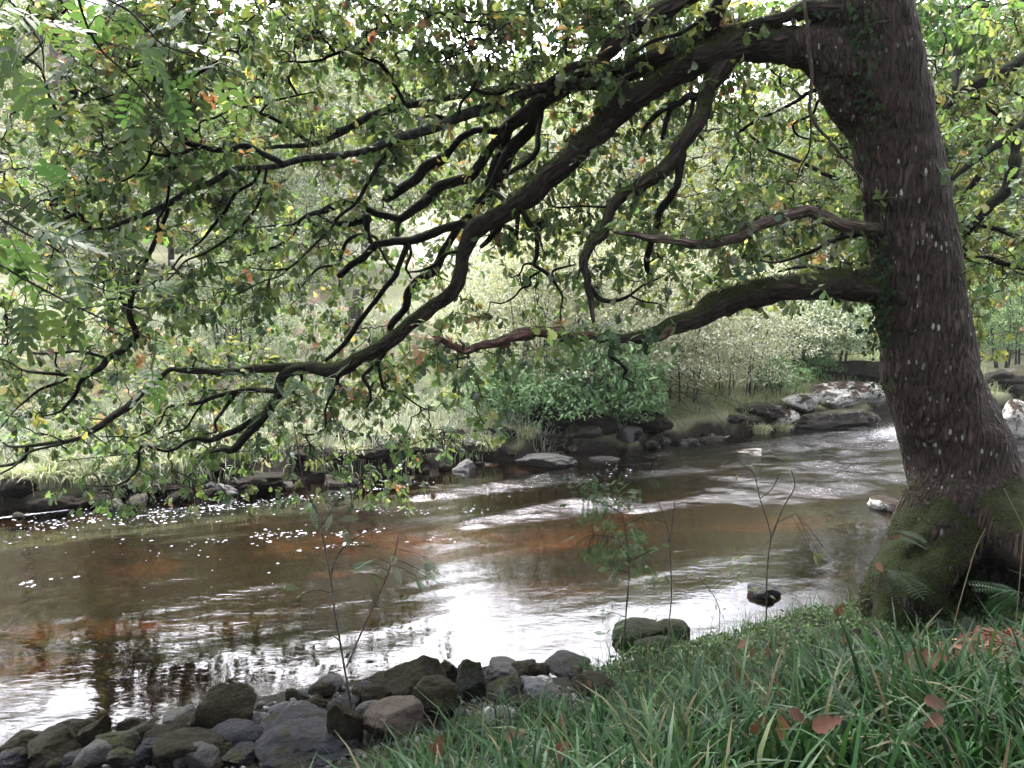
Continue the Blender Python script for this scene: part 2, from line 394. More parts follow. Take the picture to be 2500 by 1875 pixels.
RM = {
 'moss': rock_mat("mossy_dark_rock", (0.0077, 0.0072, 0.0066), (0.0193, 0.0171, 0.0154), .85, ((0.0039, 0.0033, 0.0019), (0.0165, 0.0132, 0.0060))),
 'grey': rock_mat("grey_slate", (0.0095, 0.0095, 0.011), (0.023, 0.023, 0.027), .2, band=.35),
 'pale': rock_mat("pale_slate", (0.033, 0.033, 0.036), (0.066, 0.066, 0.070), .1, lich=.2, band=.3),
 'green': rock_mat("green_grey_rock", (0.013, 0.014, 0.012), (0.030, 0.030, 0.027), .5, ((.006, .008, .003), (.026, .028, .010))),
 'tan': rock_mat("tan_boulder", (0.027, 0.021, 0.018), (0.048, 0.039, 0.033), .0),
 'dark': rock_mat("wet_dark_rock", (0.0044, 0.0039, 0.0044), (0.0121, 0.0110, 0.0116), .2, rough=.6),
 'white': rock_mat("lichen_white_rock", (0.0330, 0.0248, 0.0176), (0.0605, 0.0578, 0.0550), .42, ((0.0066, 0.0050, 0.0033), (0.0275, 0.0154, 0.0088)), lich=.75),
 'peat': rock_mat("peat_bank", (0.0033, 0.0028, 0.0025), (0.0099, 0.0072, 0.0060), .35, ((0.0028, 0.0022, 0.0017), (0.0110, 0.0094, 0.0044)), rough=.9),
 'far': rock_mat("brown_grey_rock", (0.0154, 0.0127, 0.0110), (0.0385, 0.0330, 0.0303), .45, ((0.0066, 0.0072, 0.0033), (0.0248, 0.0209, 0.0088)), lich=.1),
}
# ------------------------------------------------------------------ the ground, in three sheets that share their borders
def ground_mat(name, kind):
    m, t, out = new_mat(name)
    gm = N(t, "ShaderNodeNewGeometry"); v = gm.outputs["Position"]
    n1 = noise_n(t, v, .9, 5, .6); n2 = noise_n(t, v, 9, 5, .7); n3 = noise_n(t, v, 60, 3, .7)
    rough = .9
    if kind == 'near':
        c = mixc(t, ramp(t, n1, [(.35, 0.0), (.65, 1.0)]), (.006, .005, .0045), (.014, .012, .010))
        c = mixc(t, ramp(t, n2, [(.45, 0.0), (.7, .8)]), c, (.009, .011, .005))
        c = mixc(t, ramp(t, n3, [(.5, 0.0), (.75, .8)]), c, (.03, .028, .026))
    elif kind == 'far':
        c = mixc(t, ramp(t, n1, [(.35, 0.0), (.65, 1.0)]), (.06, .072, .036), (.11, .11, .066))
        c = mixc(t, ramp(t, n2, [(.4, 0.0), (.75, .8)]), c, (.12, .11, .075))
        at = N(t, "ShaderNodeAttribute", attribute_name="bank")
        c = mixc(t, at.outputs["Fac"], c, mixc(t, n2, (.004, .0033, .003), (.014, .010, .008)))
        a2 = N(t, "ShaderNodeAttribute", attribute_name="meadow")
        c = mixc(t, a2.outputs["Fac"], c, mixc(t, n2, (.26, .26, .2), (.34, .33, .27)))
    else:
        mp = N(t, "ShaderNodeMapping"); mp.inputs["Rotation"].default_value = (0, 0, math.radians(-27)); mp.inputs["Scale"].default_value = (.28, .75, 1)
        t.links.new(v, mp.inputs["Vector"])
        big = noise_n(t, mp.outputs[0], 1.1, 4, .6, .3)
        vo = N(t, "ShaderNodeTexVoronoi", Scale=7.0); t.links.new(v, vo.inputs["Vector"])
        c = mixc(t, ramp(t, n2, [(.35, 0.0), (.7, 1.0)]), (.014, .0085, .0040), (.082, .046, .020))
        c = mixc(t, .45, c, mixc(t, 1.0, c, vo.outputs["Color"], 'MULTIPLY'))
        c = mixc(t, ramp(t, big, [(.49, 1.0), (.57, 0.0)]), c, (.005, .004, .003))
        c = mixc(t, ramp(t, n3, [(.55, 0.0), (.8, .5)]), c, (.08, .05, .022))
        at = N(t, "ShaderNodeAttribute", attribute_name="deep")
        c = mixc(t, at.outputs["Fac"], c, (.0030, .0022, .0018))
    p = N(t, "ShaderNodeBsdfPrincipled", Roughness=rough); t.links.new(c, p.inputs["Base Color"]); p.inputs["Specular IOR Level"].default_value = .05
    h = math_(t, 'ADD', n2, math_(t, 'MULTIPLY', n3, .4))
    b = N(t, "ShaderNodeBump", Strength=.6, Distance=.04); t.links.new(h, b.inputs["Height"]); t.links.new(b.outputs[0], p.inputs["Normal"])
    t.links.new(p.outputs[0], out.inputs[0]); return m
def grid(us, vs):
    U, Vv = np.meshgrid(us, vs, indexing='ij'); X, Y = xy(U, Vv); a, b = U.shape
    i = (np.arange(a - 1)[:, None] * b + np.arange(b - 1)[None]).ravel()
    F = np.stack([i, i + b, i + b + 1, i + 1], -1); return X.ravel(), Y.ravel(), U.ravel(), Vv.ravel(), F
us = np.concatenate([np.linspace(-90, -14, 20)[:-1], np.arange(-14, 34, .16), np.linspace(34, 140, 26)])
usf = np.concatenate([np.linspace(-90, -14, 20)[:-1], np.arange(-14, 34, .16), np.linspace(34, 140, 26)])
X, Y, U, Vv, F = grid(us, np.concatenate([np.linspace(-40, -2, 12)[:-1], np.arange(-2, 5.8, .12), [5.8]]))
tag(mesh("near_bank_ground", np.stack([X, Y, terrain(X, Y)], -1), F, ground_mat("near_soil", 'near')), "dark soil of the near bank", None, None, "structure")
X, Y, U, Vv, F = grid(us, np.concatenate([np.arange(5.8, 11.9, .14), [11.9]]))
def _spot(px, py, ru, rv):
    g = G(px, py, False); a, b = uv(g[0], g[1]); return np.exp(-((U - a) / (1.25 * ru)) ** 2 - ((Vv - b) / (1.45 * rv)) ** 2)
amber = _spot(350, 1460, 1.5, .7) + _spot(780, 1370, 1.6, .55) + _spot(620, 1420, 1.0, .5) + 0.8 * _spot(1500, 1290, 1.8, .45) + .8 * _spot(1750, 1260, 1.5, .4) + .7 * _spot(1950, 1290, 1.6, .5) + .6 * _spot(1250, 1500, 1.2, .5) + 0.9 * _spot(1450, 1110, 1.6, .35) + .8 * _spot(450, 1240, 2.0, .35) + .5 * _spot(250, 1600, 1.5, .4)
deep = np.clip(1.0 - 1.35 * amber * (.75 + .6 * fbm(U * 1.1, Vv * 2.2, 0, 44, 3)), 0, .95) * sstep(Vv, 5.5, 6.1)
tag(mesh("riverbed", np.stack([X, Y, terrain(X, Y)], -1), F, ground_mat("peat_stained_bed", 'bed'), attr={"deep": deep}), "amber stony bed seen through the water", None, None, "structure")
X, Y, U, Vv, F = grid(usf, np.concatenate([[11.9], np.arange(12.0, 16, .1), np.arange(16, 40, .35), np.linspace(40, 220, 50), [300, 400]]))
Z = terrain(X, Y)
bank = np.clip(1 - sstep(Z + .12 * noise(X * 2.3, Y * 2.3, 0, 4) + .22 * noise(X * .8, Y * .8, 0, 6), .22, .34), 0, 1) * (Vv < 15)
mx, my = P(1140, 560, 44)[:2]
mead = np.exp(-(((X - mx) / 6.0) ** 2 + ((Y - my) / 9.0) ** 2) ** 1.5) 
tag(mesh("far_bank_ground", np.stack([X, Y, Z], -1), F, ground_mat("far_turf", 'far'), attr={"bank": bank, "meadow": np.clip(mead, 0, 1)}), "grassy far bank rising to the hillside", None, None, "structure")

# ------------------------------------------------------------------ the river
def water_mat():
    m, t, out = new_mat("river_water")
    gm = N(t, "ShaderNodeNewGeometry"); v = gm.outputs["Position"]
    mp = N(t, "ShaderNodeMapping"); mp.inputs["Rotation"].default_value = (0, 0, math.radians(-27)); t.links.new(v, mp.inputs["Vector"]); mp.inputs["Scale"].default_value = (1.0, 2.3, 1)
    r1 = noise_n(t, mp.outputs[0], 6.0, 2, .5, .8); r2 = noise_n(t, mp.outputs[0], 34, 3, .6, .4)
    at = N(t, "ShaderNodeAttribute", attribute_name="rough"); fa = N(t, "ShaderNodeAttribute", attribute_name="foam")
    h = math_(t, 'ADD', r1, math_(t, 'MULTIPLY', r2, math_(t, 'ADD', .07, math_(t, 'MULTIPLY', at.outputs["Fac"], .3))))
    gust = ramp(t, noise_n(t, mp.outputs[0], .9, 3, .6, .5), [(.35, .25), (.65, 1.0)])
    h = math_(t, 'MULTIPLY', h, math_(t, 'MULTIPLY', gust, math_(t, 'ADD', .15, math_(t, 'MULTIPLY', at.outputs["Fac"], 2.0))))
    b = N(t, "ShaderNodeBump", Strength=1.0, Distance=.015); t.links.new(h, b.inputs["Height"])
    fr = N(t, "ShaderNodeFresnel", IOR=1.333); t.links.new(b.outputs[0], fr.inputs["Normal"])
    gl = N(t, "ShaderNodeBsdfGlossy", Roughness=.03); gl.inputs[0].default_value = (.96, .96, 1.0, 1); t.links.new(b.outputs[0], gl.inputs["Normal"])
    tr = N(t, "ShaderNodeBsdfTransparent"); tr.inputs[0].default_value = (.74, .56, .42, 1)
    mx = N(t, "ShaderNodeMixShader"); t.links.new(fr.outputs[0], mx.inputs[0]); t.links.new(tr.outputs[0], mx.inputs[1]); t.links.new(gl.outputs[0], mx.inputs[2])
    fm = N(t, "ShaderNodeBsdfDiffuse"); fm.inputs[0].default_value = (.30, .30, .32, 1)
    fn = noise_n(t, mp.outputs[0], 22, 4, .7, .8)
    ff = math_(t, 'MULTIPLY', ramp(t, math_(t, 'ADD', fn, math_(t, 'MULTIPLY', fa.outputs["Fac"], .5)), [(.78, 0.0), (.9, .85)]), math_(t, 'GREATER_THAN', fa.outputs["Fac"], .02))
    m2 = N(t, "ShaderNodeMixShader"); t.links.new(ff, m2.inputs[0]); t.links.new(mx.outputs[0], m2.inputs[1]); t.links.new(fm.outputs[0], m2.inputs[2])
    t.links.new(m2.outputs[0], out.inputs[0]); return m
def water_h(U, Vv):
    X, Y = xy(U, Vv)
    # strength of the broken water: upstream and towards the far side, plus tongues running off stones
    riff = sstep(U + .9 * (Vv - 9) + .9 * fbm(U * .5, Vv * .9, 0, 61, 3), 6.6, 10.5)
    riff = np.maximum(riff * (.45 + .55 * sstep(fbm(U * .45, Vv * 1.4, 0, 62, 3), -.25, .35)), 0)
    def tongue(px, py, L, Wd, ang, a):
        g = G(px, py); u0, v0 = uv(g[0], g[1]); c, s = math.cos(ang), math.sin(ang)
        a1 = (U - u0) * c + (Vv - v0) * s; b1 = -(U - u0) * s + (Vv - v0) * c
        w = Wd * (.25 + a1 / L)
        return a * sstep(a1, -.1, .3) * (1 - sstep(a1, L * .6, L)) * np.exp(-(b1 / np.maximum(w, .05)) ** 4)
    T = tongue(985, 1222, 4.5, .55, .05, .8) + tongue(1115, 1285, 3.2, .55, .02, 1.0) + tongue(1500, 1250, 5, .5, -.05, .7) + tongue(1790, 1235, 4, .5, -.08, .6)
    r = np.clip(np.maximum(riff, T), 0, 1) * sstep(Vv, 6.2, 7.6)
    a = (U * 1.0 + .25 * noise(U * .8, Vv, 0, 70)); b = Vv
    h = .012 * np.sin(a * 7.0 + 2.5 * noise(U*.7, Vv*1.2, 0, 63)) * np.sin(b*2.2 + 2*noise(U*.5, Vv*.6, 0, 66)) + .018 * noise(U * 2.2, Vv * 3.6, 0, 64) + .011 * noise(U * 5.0, Vv * 8.5, 0, 65) + .006 * noise(U * 11, Vv * 15, 0, 67)
    calm = .0035 * noise(U * .9, Vv * 2.6, 0, 68) + .0018 * noise(U * 2.6, Vv * 6.5, 0, 69)
    return r, h * r + calm
wu = np.concatenate([np.linspace(-90, -10, 40)[:-1], np.arange(-10, -4, .12), np.arange(-4, 20, .04), np.arange(20, 40, .14), np.linspace(40, 140, 50)])
X, Y, U, Vv, F = grid(wu, np.arange(4.6, 12.75, .04))
r, h = water_h(U, Vv)
g = G(2180, 1050); gu, gv = uv(g[0], g[1])
foam = .75 * sstep(U, gu - 3.5, gu + .5) * np.exp(-((Vv - gv + .3) / .9) ** 2) + .25 * r * sstep(h, .014, .03)
foam += .9 * np.exp(-((Vv - 12.0 - .1 * noise(U * 1.5, 0, 0, 71)) / .05) ** 2) * sstep(noise(U * .8, 5, 0, 72), -.2, .2)
tag(mesh("river", np.stack([X, Y, h], -1), F, water_mat(), attr={"rough": r, "foam": np.clip(foam, 0, 1.4)}), "peat brown river with sky reflections", None, None, "structure")

# foam flecks drifting on the surface
def foam_flecks():
    pts = []
    def streak(p, q, n, wid, sz):
        a, b = G(*p), G(*q)
        t = rng.random(n) ** .9; cl = noise(t * 11, 3, 0, int(p[0])) > .0
        o = a + (b - a) * t[:, None]; o = o[cl]
        o[:, :2] += rng.normal(0, wid, (len(o), 2)); pts.append(np.c_[o, np.exp(rng.normal(-.55, .45, len(o))) * sz])
    streak((0, 1290), (690, 1240), 330, .22, .016); streak((330, 1255), (760, 1215), 300, .12, .015); streak((0, 1310), (330, 1250), 120, .2, .016)
    streak((560, 1240), (1060, 1180), 170, .10, .014); streak((420, 1335), (760, 1300), 130, .10, .018); streak((760, 1310), (1000, 1290), 60, .06, .014)
    streak((20, 1430), (290, 1400), 42, .05, .019); streak((700, 1345), (940, 1320), 40, .05, .019); streak((870, 1250), (1200, 1245), 90, .1, .013)
    streak((0, 1345), (500, 1330), 34, .22, .015); streak((380, 1340), (620, 1390), 26, .22, .016); streak((60, 1260), (560, 1210), 130, .3, .013)
    streak((980, 1330), (1200, 1300), 26, .12, .013); streak((1250, 1175), (1700, 1130), 110, .25, .013); streak((100, 1560), (600, 1420), 14, .5, .012); streak((1020, 1210),(1300,1200), 60, .15,.012)
    A = np.vstack(pts); u, v = uv(A[:, 0], A[:, 1]); A = A[(v > 5.9) & (v < 12.0)]
    u, v = uv(A[:, 0], A[:, 1]); z = water_h(u, v)[1]
    k = 7; th = np.arange(k) * 2 * math.pi / k
    el = rng.uniform(.6, 1.7, len(A)); 
    R = A[:, 3:4] * (1 + .3 * rng.normal(size=(len(A), k)).clip(-1, 1))
    a, b = R * np.cos(th) * el[:, None], R * np.sin(th)
    Vx = A[:, 0:1] + a * UX - b * UY; Vy = A[:, 1:2] + a * UY + b * UX
    ring = np.stack([Vx, Vy, np.repeat(z[:, None] + .003, k, 1)], -1)
    cen = np.stack([A[:, 0], A[:, 1], z + .003 + A[:, 3] * .35], -1)[:, None]
    V = np.concatenate([ring, cen], 1); j = np.arange(k)
    F = (np.stack([j, (j + 1) % k, np.full(k, k)], -1)[None] + (np.arange(len(A)) * (k + 1))[:, None, None]).reshape(-1, 3)
    m, t, out = new_mat("foam"); d = N(t, "ShaderNodeBsdfDiffuse"); d.inputs[0].default_value = (.30, .30, .32, 1); t.links.new(d.outputs[0], out.inputs[0])
    tag(mesh("foam_flecks", V.reshape(-1, 3), F, m), "white flecks of foam drifting on the brown river", None, None, "stuff")
foam_flecks()

# ------------------------------------------------------------------ stones
def ico(n):
    import bmesh
    bm = bmesh.new(); bmesh.ops.create_icosphere(bm, subdivisions=n, radius=1.0)
    V = np.array([v.co[:] for v in bm.verts]); F = np.array([[v.index for v in f.verts] for f in bm.faces]); bm.free(); return V, F
ICO5, ICO4 = ico(5), ico(4)
def stone(name, p, size, mat, label, cat, group=None, seed=0, rz=0.0, tilt=(0, 0), cuts=7, rough=.12, flat=1.0, big=True, shape=None):
    V, F = (ICO5 if big else ICO4); V = V.copy(); r = np.random.default_rng(seed + 100)
    nrm = norm(r.normal(size=(cuts, 3))); dd = r.uniform(.5, .86, cuts)
    for n_, d in zip(nrm, dd):
        k = V @ n_ - d; V -= np.outer(np.maximum(k, 0) * .92, n_)
    V *= (1 + rough * fbm(V[:, 0]*1.6 + seed, V[:, 1]*1.6, V[:, 2]*1.6, seed, 4) + .02*fbm(V[:,0]*9, V[:,1]*9, V[:,2]*9, seed+3, 2))[:, None]
    if shape: V = shape(V)
    V = V / np.abs(V).max(0); V[:, 2] *= flat
    V = V * (np.array(size) / 2)
    o = mesh(name, V, F, mat); o.location = p; o.rotation_euler = (tilt[0], tilt[1], rz)
    tag(o, label, cat, group); return o
def rock_at(cx, cy, w, h, mat, label, group, seed, dep=1.0, sink=.32, rz=None, name="boulder", tilt=(0, 0), cuts=7, rough=.12, cat="rock", big=True):
    """w, h: the size it shows in the photo, cx, cy its centre"""
    g = G(cx, cy + h * .36); d = math.hypot(g[0], g[1]); k = math.hypot(d, CAMZ - g[2]) / F0
    Wm = w * k; Hm = max(h * k * 1.0, .05); Dm = Wm * dep
    pitch = math.atan2(CAMZ - g[2], d); Hm = max((h * k - Dm * math.sin(pitch) * .45), min(Wm * .22, h * k * .75))
    loc = np.array([g[0], g[1], g[2]]) + np.array([g[0], g[1], 0]) / d * Dm * .30
    loc[2] = max(float(terrain(loc[0], loc[1])), -.05) + Hm * (.5 - sink * .5)
    if rz is None: rz = -math.atan2(g[0], g[1]) + rnd.uniform(-.25, .25)
    return stone(name, tuple(loc), (Wm, Dm, Hm * 1.25), RM[mat], label, cat, group, seed, rz, tilt, cuts, rough, 1.0, big)
def q3(x, y): return x / 1.7016, 900 + y / 1.7016
def q4(x, y): return 1250 + x / 1.7016, 900 + y / 1.7016
GN = "boulders along the near water's edge"
near = [
 (q3, 110, 1585, 190, 120, 'moss', "low dark mossy boulder at the bottom left corner of the photo"),
 (q3, 225, 1605, 210, 130, 'moss', "dark mossy boulder, second from the bottom left corner"),
 (q3, 318, 1530, 140, 110, 'moss', "black moss covered boulder touching the bright water at the left end"),
 (q3, 402, 1545, 110, 130, 'moss', "upright brown mossy boulder with rounded top near the left end"),
 (q3, 350, 1630, 120, 66, 'grey', "small pale grey stone wedged at the bottom edge on the left"),
 (q3, 482, 1580, 150, 110, 'green', "grey green boulder between two dark mossy ones on the left"),
 (q3, 530, 1640, 115, 90, 'green', "brown grey mossy stone at the bottom edge left of the hummock"),
 (q3, 602, 1630, 72, 80, 'grey', "smooth narrow grey stone beside the low mossy hummock"),
 (q3, 600, 1525, 110, 95, 'moss', "dark rounded boulder at the water left of the peaked one"),
 (q3, 690, 1540, 160, 95, 'moss', "dark boulder with a tuft of short grass on top"),
 (q3, 780, 1610, 240, 150, 'moss', "wide brown mossy hummock boulder at the bottom edge"),
 (q3, 748, 1460, 110, 85, 'dark', "jagged black wet rock standing in the bright water"),
 (q3, 925, 1445, 230, 190, 'moss', "large peaked dark mossy boulder at the water's edge"),
 (q3, 800, 1500, 90, 70, 'grey', "grey stone half behind the large peaked boulder"),
 (q3, 980, 1540, 200, 100, 'grey', "smooth grey oval slab in front of the peaked boulder"),
 (q3, 1072, 1468, 90, 60, 'pale', "light grey angular stone right of the peaked boulder"),
 (q3, 1220, 1510, 290, 130, 'grey', "broad grey layered slab left of the thin sapling"),
 (q3, 1185, 1430, 120, 60, 'pale', "pale flat stone at the waterline behind the broad slab"),
 (q3, 1305, 1408, 115, 85, 'moss', "small dark round boulder at the waterline left of the sapling"),
 (q3, 1420, 1425, 130, 85, 'grey', "smooth grey dome shaped stone just left of the sapling stem"),
 (q3, 1330, 1442, 60, 44, 'grey', "little grey stone between the dark round boulder and the dome"),
 (q3, 1560, 1312, 130, 75, 'moss', "low mossy boulder nearest the water right of the sapling"),
 (q3, 1550, 1385, 150, 120, 'moss', "dark mossy boulder right behind the sapling stem"),
 (q3, 1705, 1310, 270, 220, 'moss', "largest dark mossy boulder, slanting back from the sapling"),
 (q3, 1860, 1280, 95, 105, 'moss', "dark egg shaped boulder between the largest one and the upright grey one"),
 (q3, 1800, 1400, 190, 175, 'moss', "shadowy round dark boulder above the tan boulder"),
 (q3, 1640, 1480, 240, 170, 'tan', "smooth tan boulder rising behind the grass blades"),
 (q3, 1440, 1510, 130, 200, 'moss', "tall dark boulder behind the foot of the sapling"),
 (q3, 1960, 1310, 115, 175, 'green', "upright grey boulder with a rounded top and dark stains"),
 (q3, 2030, 1262, 70, 56, 'grey', "small round grey stone beside the upright grey boulder"),
 (q4, -30, 1275, 150, 110, 'dark', "dark wet stone at the waterline left of the flat grey slab"),
 (q3, 2095, 1350, 150, 120, 'green', "tilted grey green stone right of the upright boulder"),
 (q3, 2065, 1475, 160, 110, 'pale', "pale patterned round stone beside the grass edge"),
 (q3, 1270, 1605, 340, 110, 'grey', "flat grey slab at the bottom edge below the sapling"),
 (q3, 1905, 1455, 70, 60, 'grey', "small grey stone below the shadowy round boulder"),
 (q4, 60, 1268, 140, 100, 'moss', "dark mossy block at the water where the slab begins"),
 (q4, 235, 1232, 210, 90, 'grey', "flat grey slab at the edge of the brightest reflection"),
 (q4, 95, 1350, 170, 115, 'pale', "light grey stone in front of the flat slab by the grass"),
 (q4, 330, 1330, 170, 95, 'moss', "low dark stone overhung by the grass right of the slab"),
 (q4, 40, 1420, 130, 100, 'moss', "dark stone half under the grass left of the fallen leaves"),
 (q3, 1000, 1625, 150, 80, 'grey', "rounded grey cobble at the bottom edge under the oval slab"),
 (q3, 895, 1630, 110, 70, 'moss', "small brown mossy stone right of the wide hummock"),
 (q3, 30, 1650, 120, 80, 'grey', "grey cobble cut by the bottom left corner of the photo"),
 (q3, 1120, 1610, 90, 60, 'green', "dull green cobble between the oval slab and the bottom slab"),
]
for i, (q, x, y, w, h, mt, lab) in enumerate(near):
    cx, cy = q(x, y)
    if 'peaked' in lab[:14]: cuts = 5
    rock_at(cx, cy, w / 1.7016 * 1.10, h / 1.7016 * 1.12, mt, lab, GN, i, dep=rnd.uniform(.75, 1.05), cuts=5 + i % 5, rough=.10 if mt in ('tan',) else .16, sink=.25)
# cobbles packed between the boulders
_cu = rng.uniform(-3.2, 3.6, 150); _cv = 4.25 + rng.random(150) * 1.35 - .35 * sstep(_cu, 1.5, 3.5)
_proto = []
for i, (a, b) in enumerate(zip(_cu, _cv)):
    x, y = xy(a, b); r_ = rnd.uniform(.05, .13); px_ = CX + x / y * F0
    if px_ < -40 or (px_ > 760 and b < 4.55) or px_ > 1420: continue
    if i < 10 or len(_proto) < 8:
        o = stone("cobble", (x, y, 0), (r_ * 2, r_ * 1.6, r_ * 1.3), RM[('moss', 'grey', 'green', 'moss', 'dark', 'pale', 'moss', 'grey')[len(_proto) % 8]], "small rounded cobble packed among the larger boulders of the near shore", "cobble", "small cobbles between the near boulders", 700 + i, cuts=6, big=False); _proto.append(o)
    else:
        o = _proto[i % len(_proto)].copy(); C.objects.link(o)
    q_ = rnd.uniform(.7, 1.35); o.scale = (q_, q_, q_); o.rotation_euler = (rnd.uniform(-.4, .4), rnd.uniform(-.4, .4), rnd.uniform(0, 6)); o.location = (x, y, float(terrain(x, y)) + r_ * .35)
# stones in the river
GR = "stones standing in the river"
def wstone(x, y, w, h, mat, label, seed, **k):
    cx, cy = q4(x, y); return rock_at(cx, cy, w / 1.7016, h / 1.7016, mat, label, GR, seed, **k)
wstone(1042, 925, 135, 85, 'dark', "flat topped black rock in the shallows near the mossy tussock", 201, sink=.1, cuts=3)
wstone(1556, 562, 135, 66, 'white', "white lichened rock in the water left of the big trunk", 202, sink=.2)
wstone(1000, 342, 140, 34, 'white', "low speckled rock breaking the rapids in mid river", 203, sink=.3)
wstone(-98, 395, 84, 22, 'dark', "small black rock at the head of the bright wake", 204, sink=.3)
# far edge stones and peat blocks
GF = "rocks and peat blocks on the far water's edge"
far = [
 (q4, 1385, 140, 350, 84, 'white', "long white lichen covered outcrop on the far bank", .5), (q4, 1200, 168, 160, 60, 'white', "low white stained shoulder left of the long white outcrop", .7),
 (q4, 1330, 208, 400, 75, 'far', "brown layered ledge under the long white outcrop", .35), (q4, 1125, 220, 110, 60, 'white', "small white streaked rock left of the brown ledge", .8),
 (q4, 1480, 205, 110, 75, 'far', "grey block at the right end of the brown ledge", .8), (q4, 1040, 190, 200, 60, 'far', "reddish brown rock sloping out of the willow scrub", .6),
 (q4, 550, 248, 230, 85, 'peat', "big dark rounded rock under the willow scrub", .7), (q4, 345, 245, 190, 100, 'peat', "black hollow rock under the glossy shrub", .7),
 (q4, 130, 235, 260, 130, 'peat', "large black rock face below the glossy shrub's left side", .6), (q4, 160, 380, 270, 64, 'dark', "low jagged dark rock jutting into the river, white at its tip", .5),
 (q4, 300, 302, 140, 54, 'far', "grey brown rock between the black rocks and the red shallows", .7), (q4, 380, 368, 130, 26, 'dark', "thin dark stone lying in the red shallows", .5),
 (q4, 150, 315, 150, 52, 'peat', "flattened dark stone behind the jutting jagged rock", .7), (q4, 610, 290, 100, 40, 'far', "small brown rock at the foot of the bare branches", .8),
 (q4, 720, 300, 110, 36, 'dark', "dark flat stone under the hanging bare branches", .7), (q4, 830, 290, 110, 36, 'far', "low brown stone right of the hanging bare branches", .7),
 (q4, 930, 265, 90, 36, 'far', "little grey stone left of the sedge tuft on the far side", .8), (q4, 2090, 235, 150, 130, 'white', "white boulder right of the big oak trunk", .8),
 (q4, 2110, 110, 150, 90, 'far', "brown rock above the white boulder right of the trunk", .8), (q4, 2030, 60, 160, 70, 'peat', "dark rock behind the right edge of the trunk", .8),
 (q4, 1440, 30, 330, 80, 'peat', "dark overhung rock shelf beneath the pale layered bush", .5), (q4, 1250, 10, 220, 60, 'peat', "black rock patch left of the overhung shelf", .5),
 (q3, 1065, 478, 250, 66, 'peat', "smooth dark mound beside the thin white foam line", .8), (q3, 1560, 400, 560, 56, 'peat', "long black peat bank in the middle of the far edge", .22),
 (q3, 1640, 318, 190, 64, 'peat', "dark peat block above the long peat bank", .6), (q3, 1870, 318, 190, 60, 'peat', "dark peat block near the low grass hummock", .6),
 (q3, 1300, 400, 200, 60, 'peat', "brown peat lump at the left end of the long peat bank", .6), (q3, 1400, 268, 140, 44, 'peat', "brown earth lump under the drooping oak twigs", .7),
 (q3, 960, 440, 120, 50, 'peat', "dark lump left of the smooth dark mound", .7), (q3, 80, 540, 190, 70, 'peat', "black undercut rock at the left frame edge", .6),
 (q3, 230, 560, 170, 66, 'peat', "black undercut rock second from the left frame edge", .6), (q3, 400, 545, 200, 50, 'peat', "dark stone ledge behind the lowest hanging oak leaves", .5),
 (q3, 620, 520, 230, 44, 'peat', "brown flat ledge left of the smooth mound", .5), (q3, 1990, 360, 190, 44, 'dark', "low dark rock where the red shallows begin", .6),
 (q3, 2080, 280, 130, 56, 'peat', "small dark hump left of the black rock face", .7), (q3, 860, 58, 170, 60, 'far', "grey boulder in the rough grass behind the long mossy limb", .7),
]
for i, (q, x, y, w, h, mt, lab, dep) in enumerate(far):
    cx, cy = q(x, y); rock_at(cx, cy, w / 1.7016 * 1.1, h / 1.7016 * 1.15, mt, lab, GF, 300 + i, dep=dep, cuts=9, rough=.26 if mt == 'peat' else .22, sink=.25, rz=None if 'long' not in lab else math.radians(22), name="boulder" if mt != 'peat' else "peat_rock", big=w > 200)
_fs = []
for i in range(64):
    a = rnd.uniform(-8.5, 11); b = 12.0 + rnd.uniform(-.22, .30); x, y = xy(a, b); r_ = rnd.uniform(.10, .30)
    if not (-30 < CX + x / y * F0 < 2150): continue
    if len(_fs) < 6: o = stone("waterline_stone", (x, y, 0), (r_ * 2.2, r_ * 1.6, r_ * 1.2), RM[('peat', 'dark', 'far')[len(_fs) % 3]], "small dark wet stone lying along the far waterline", "rock", "small dark stones along the far waterline", 900 + i, cuts=6, rough=.2, big=False); _fs.append(o)
    else: o = _fs[i % 6].copy(); C.objects.link(o)
    q_ = rnd.uniform(.6, 1.4); o.scale = (q_, q_, q_); o.rotation_euler = (rnd.uniform(-.3, .3), rnd.uniform(-.3, .3), rnd.uniform(0, 6)); o.location = (x, y, max(float(terrain(x, y)), -.02) + r_ * .2)
# gravel between the near boulders
def gravel():
    n = 2600; u = rng.uniform(-3.5, 2.7, n); v = rng.uniform(4.1, 5.5, n); x, y = xy(u, v); z = terrain(x, y)
    V, F = ico(1); s = rng.uniform(.008, .035, n) * np.exp(rng.normal(0, .25, n)); M = frames(rdir(n), rdir(n))
    L = V[None] * (s[:, None] * np.array([1, .8, .55]))[:, None, :] * (1 + .15 * rng.normal(size=(n, len(V), 1)))
    W = np.einsum('nti,nij->ntj', L, M) + np.stack([x, y, z + s * .2], -1)[:, None]
    c = np.repeat(pick([(.011, .01, .009), (.025, .025, .026), (.045, .045, .048), (.022, .016, .012)], [3, 3, 1, 1], n)[:, None], len(V), 1)
    Fq = F[None] + (np.arange(n) * len(V))[:, None, None]
    m, t, out = new_mat("gravel"); a = N(t, "ShaderNodeAttribute", attribute_name="Col"); p = N(t, "ShaderNodeBsdfPrincipled", Roughness=.7)
    t.links.new(a.outputs[0], p.inputs["Base Color"]); t.links.new(p.outputs[0], out.inputs[0])
    tag(mesh("gravel", W.reshape(-1, 3), Fq.reshape(-1, 3), m, col=c.reshape(-1, 3), smooth=False), "dark gravel and grit between the boulders", None, None, "stuff")
gravel()
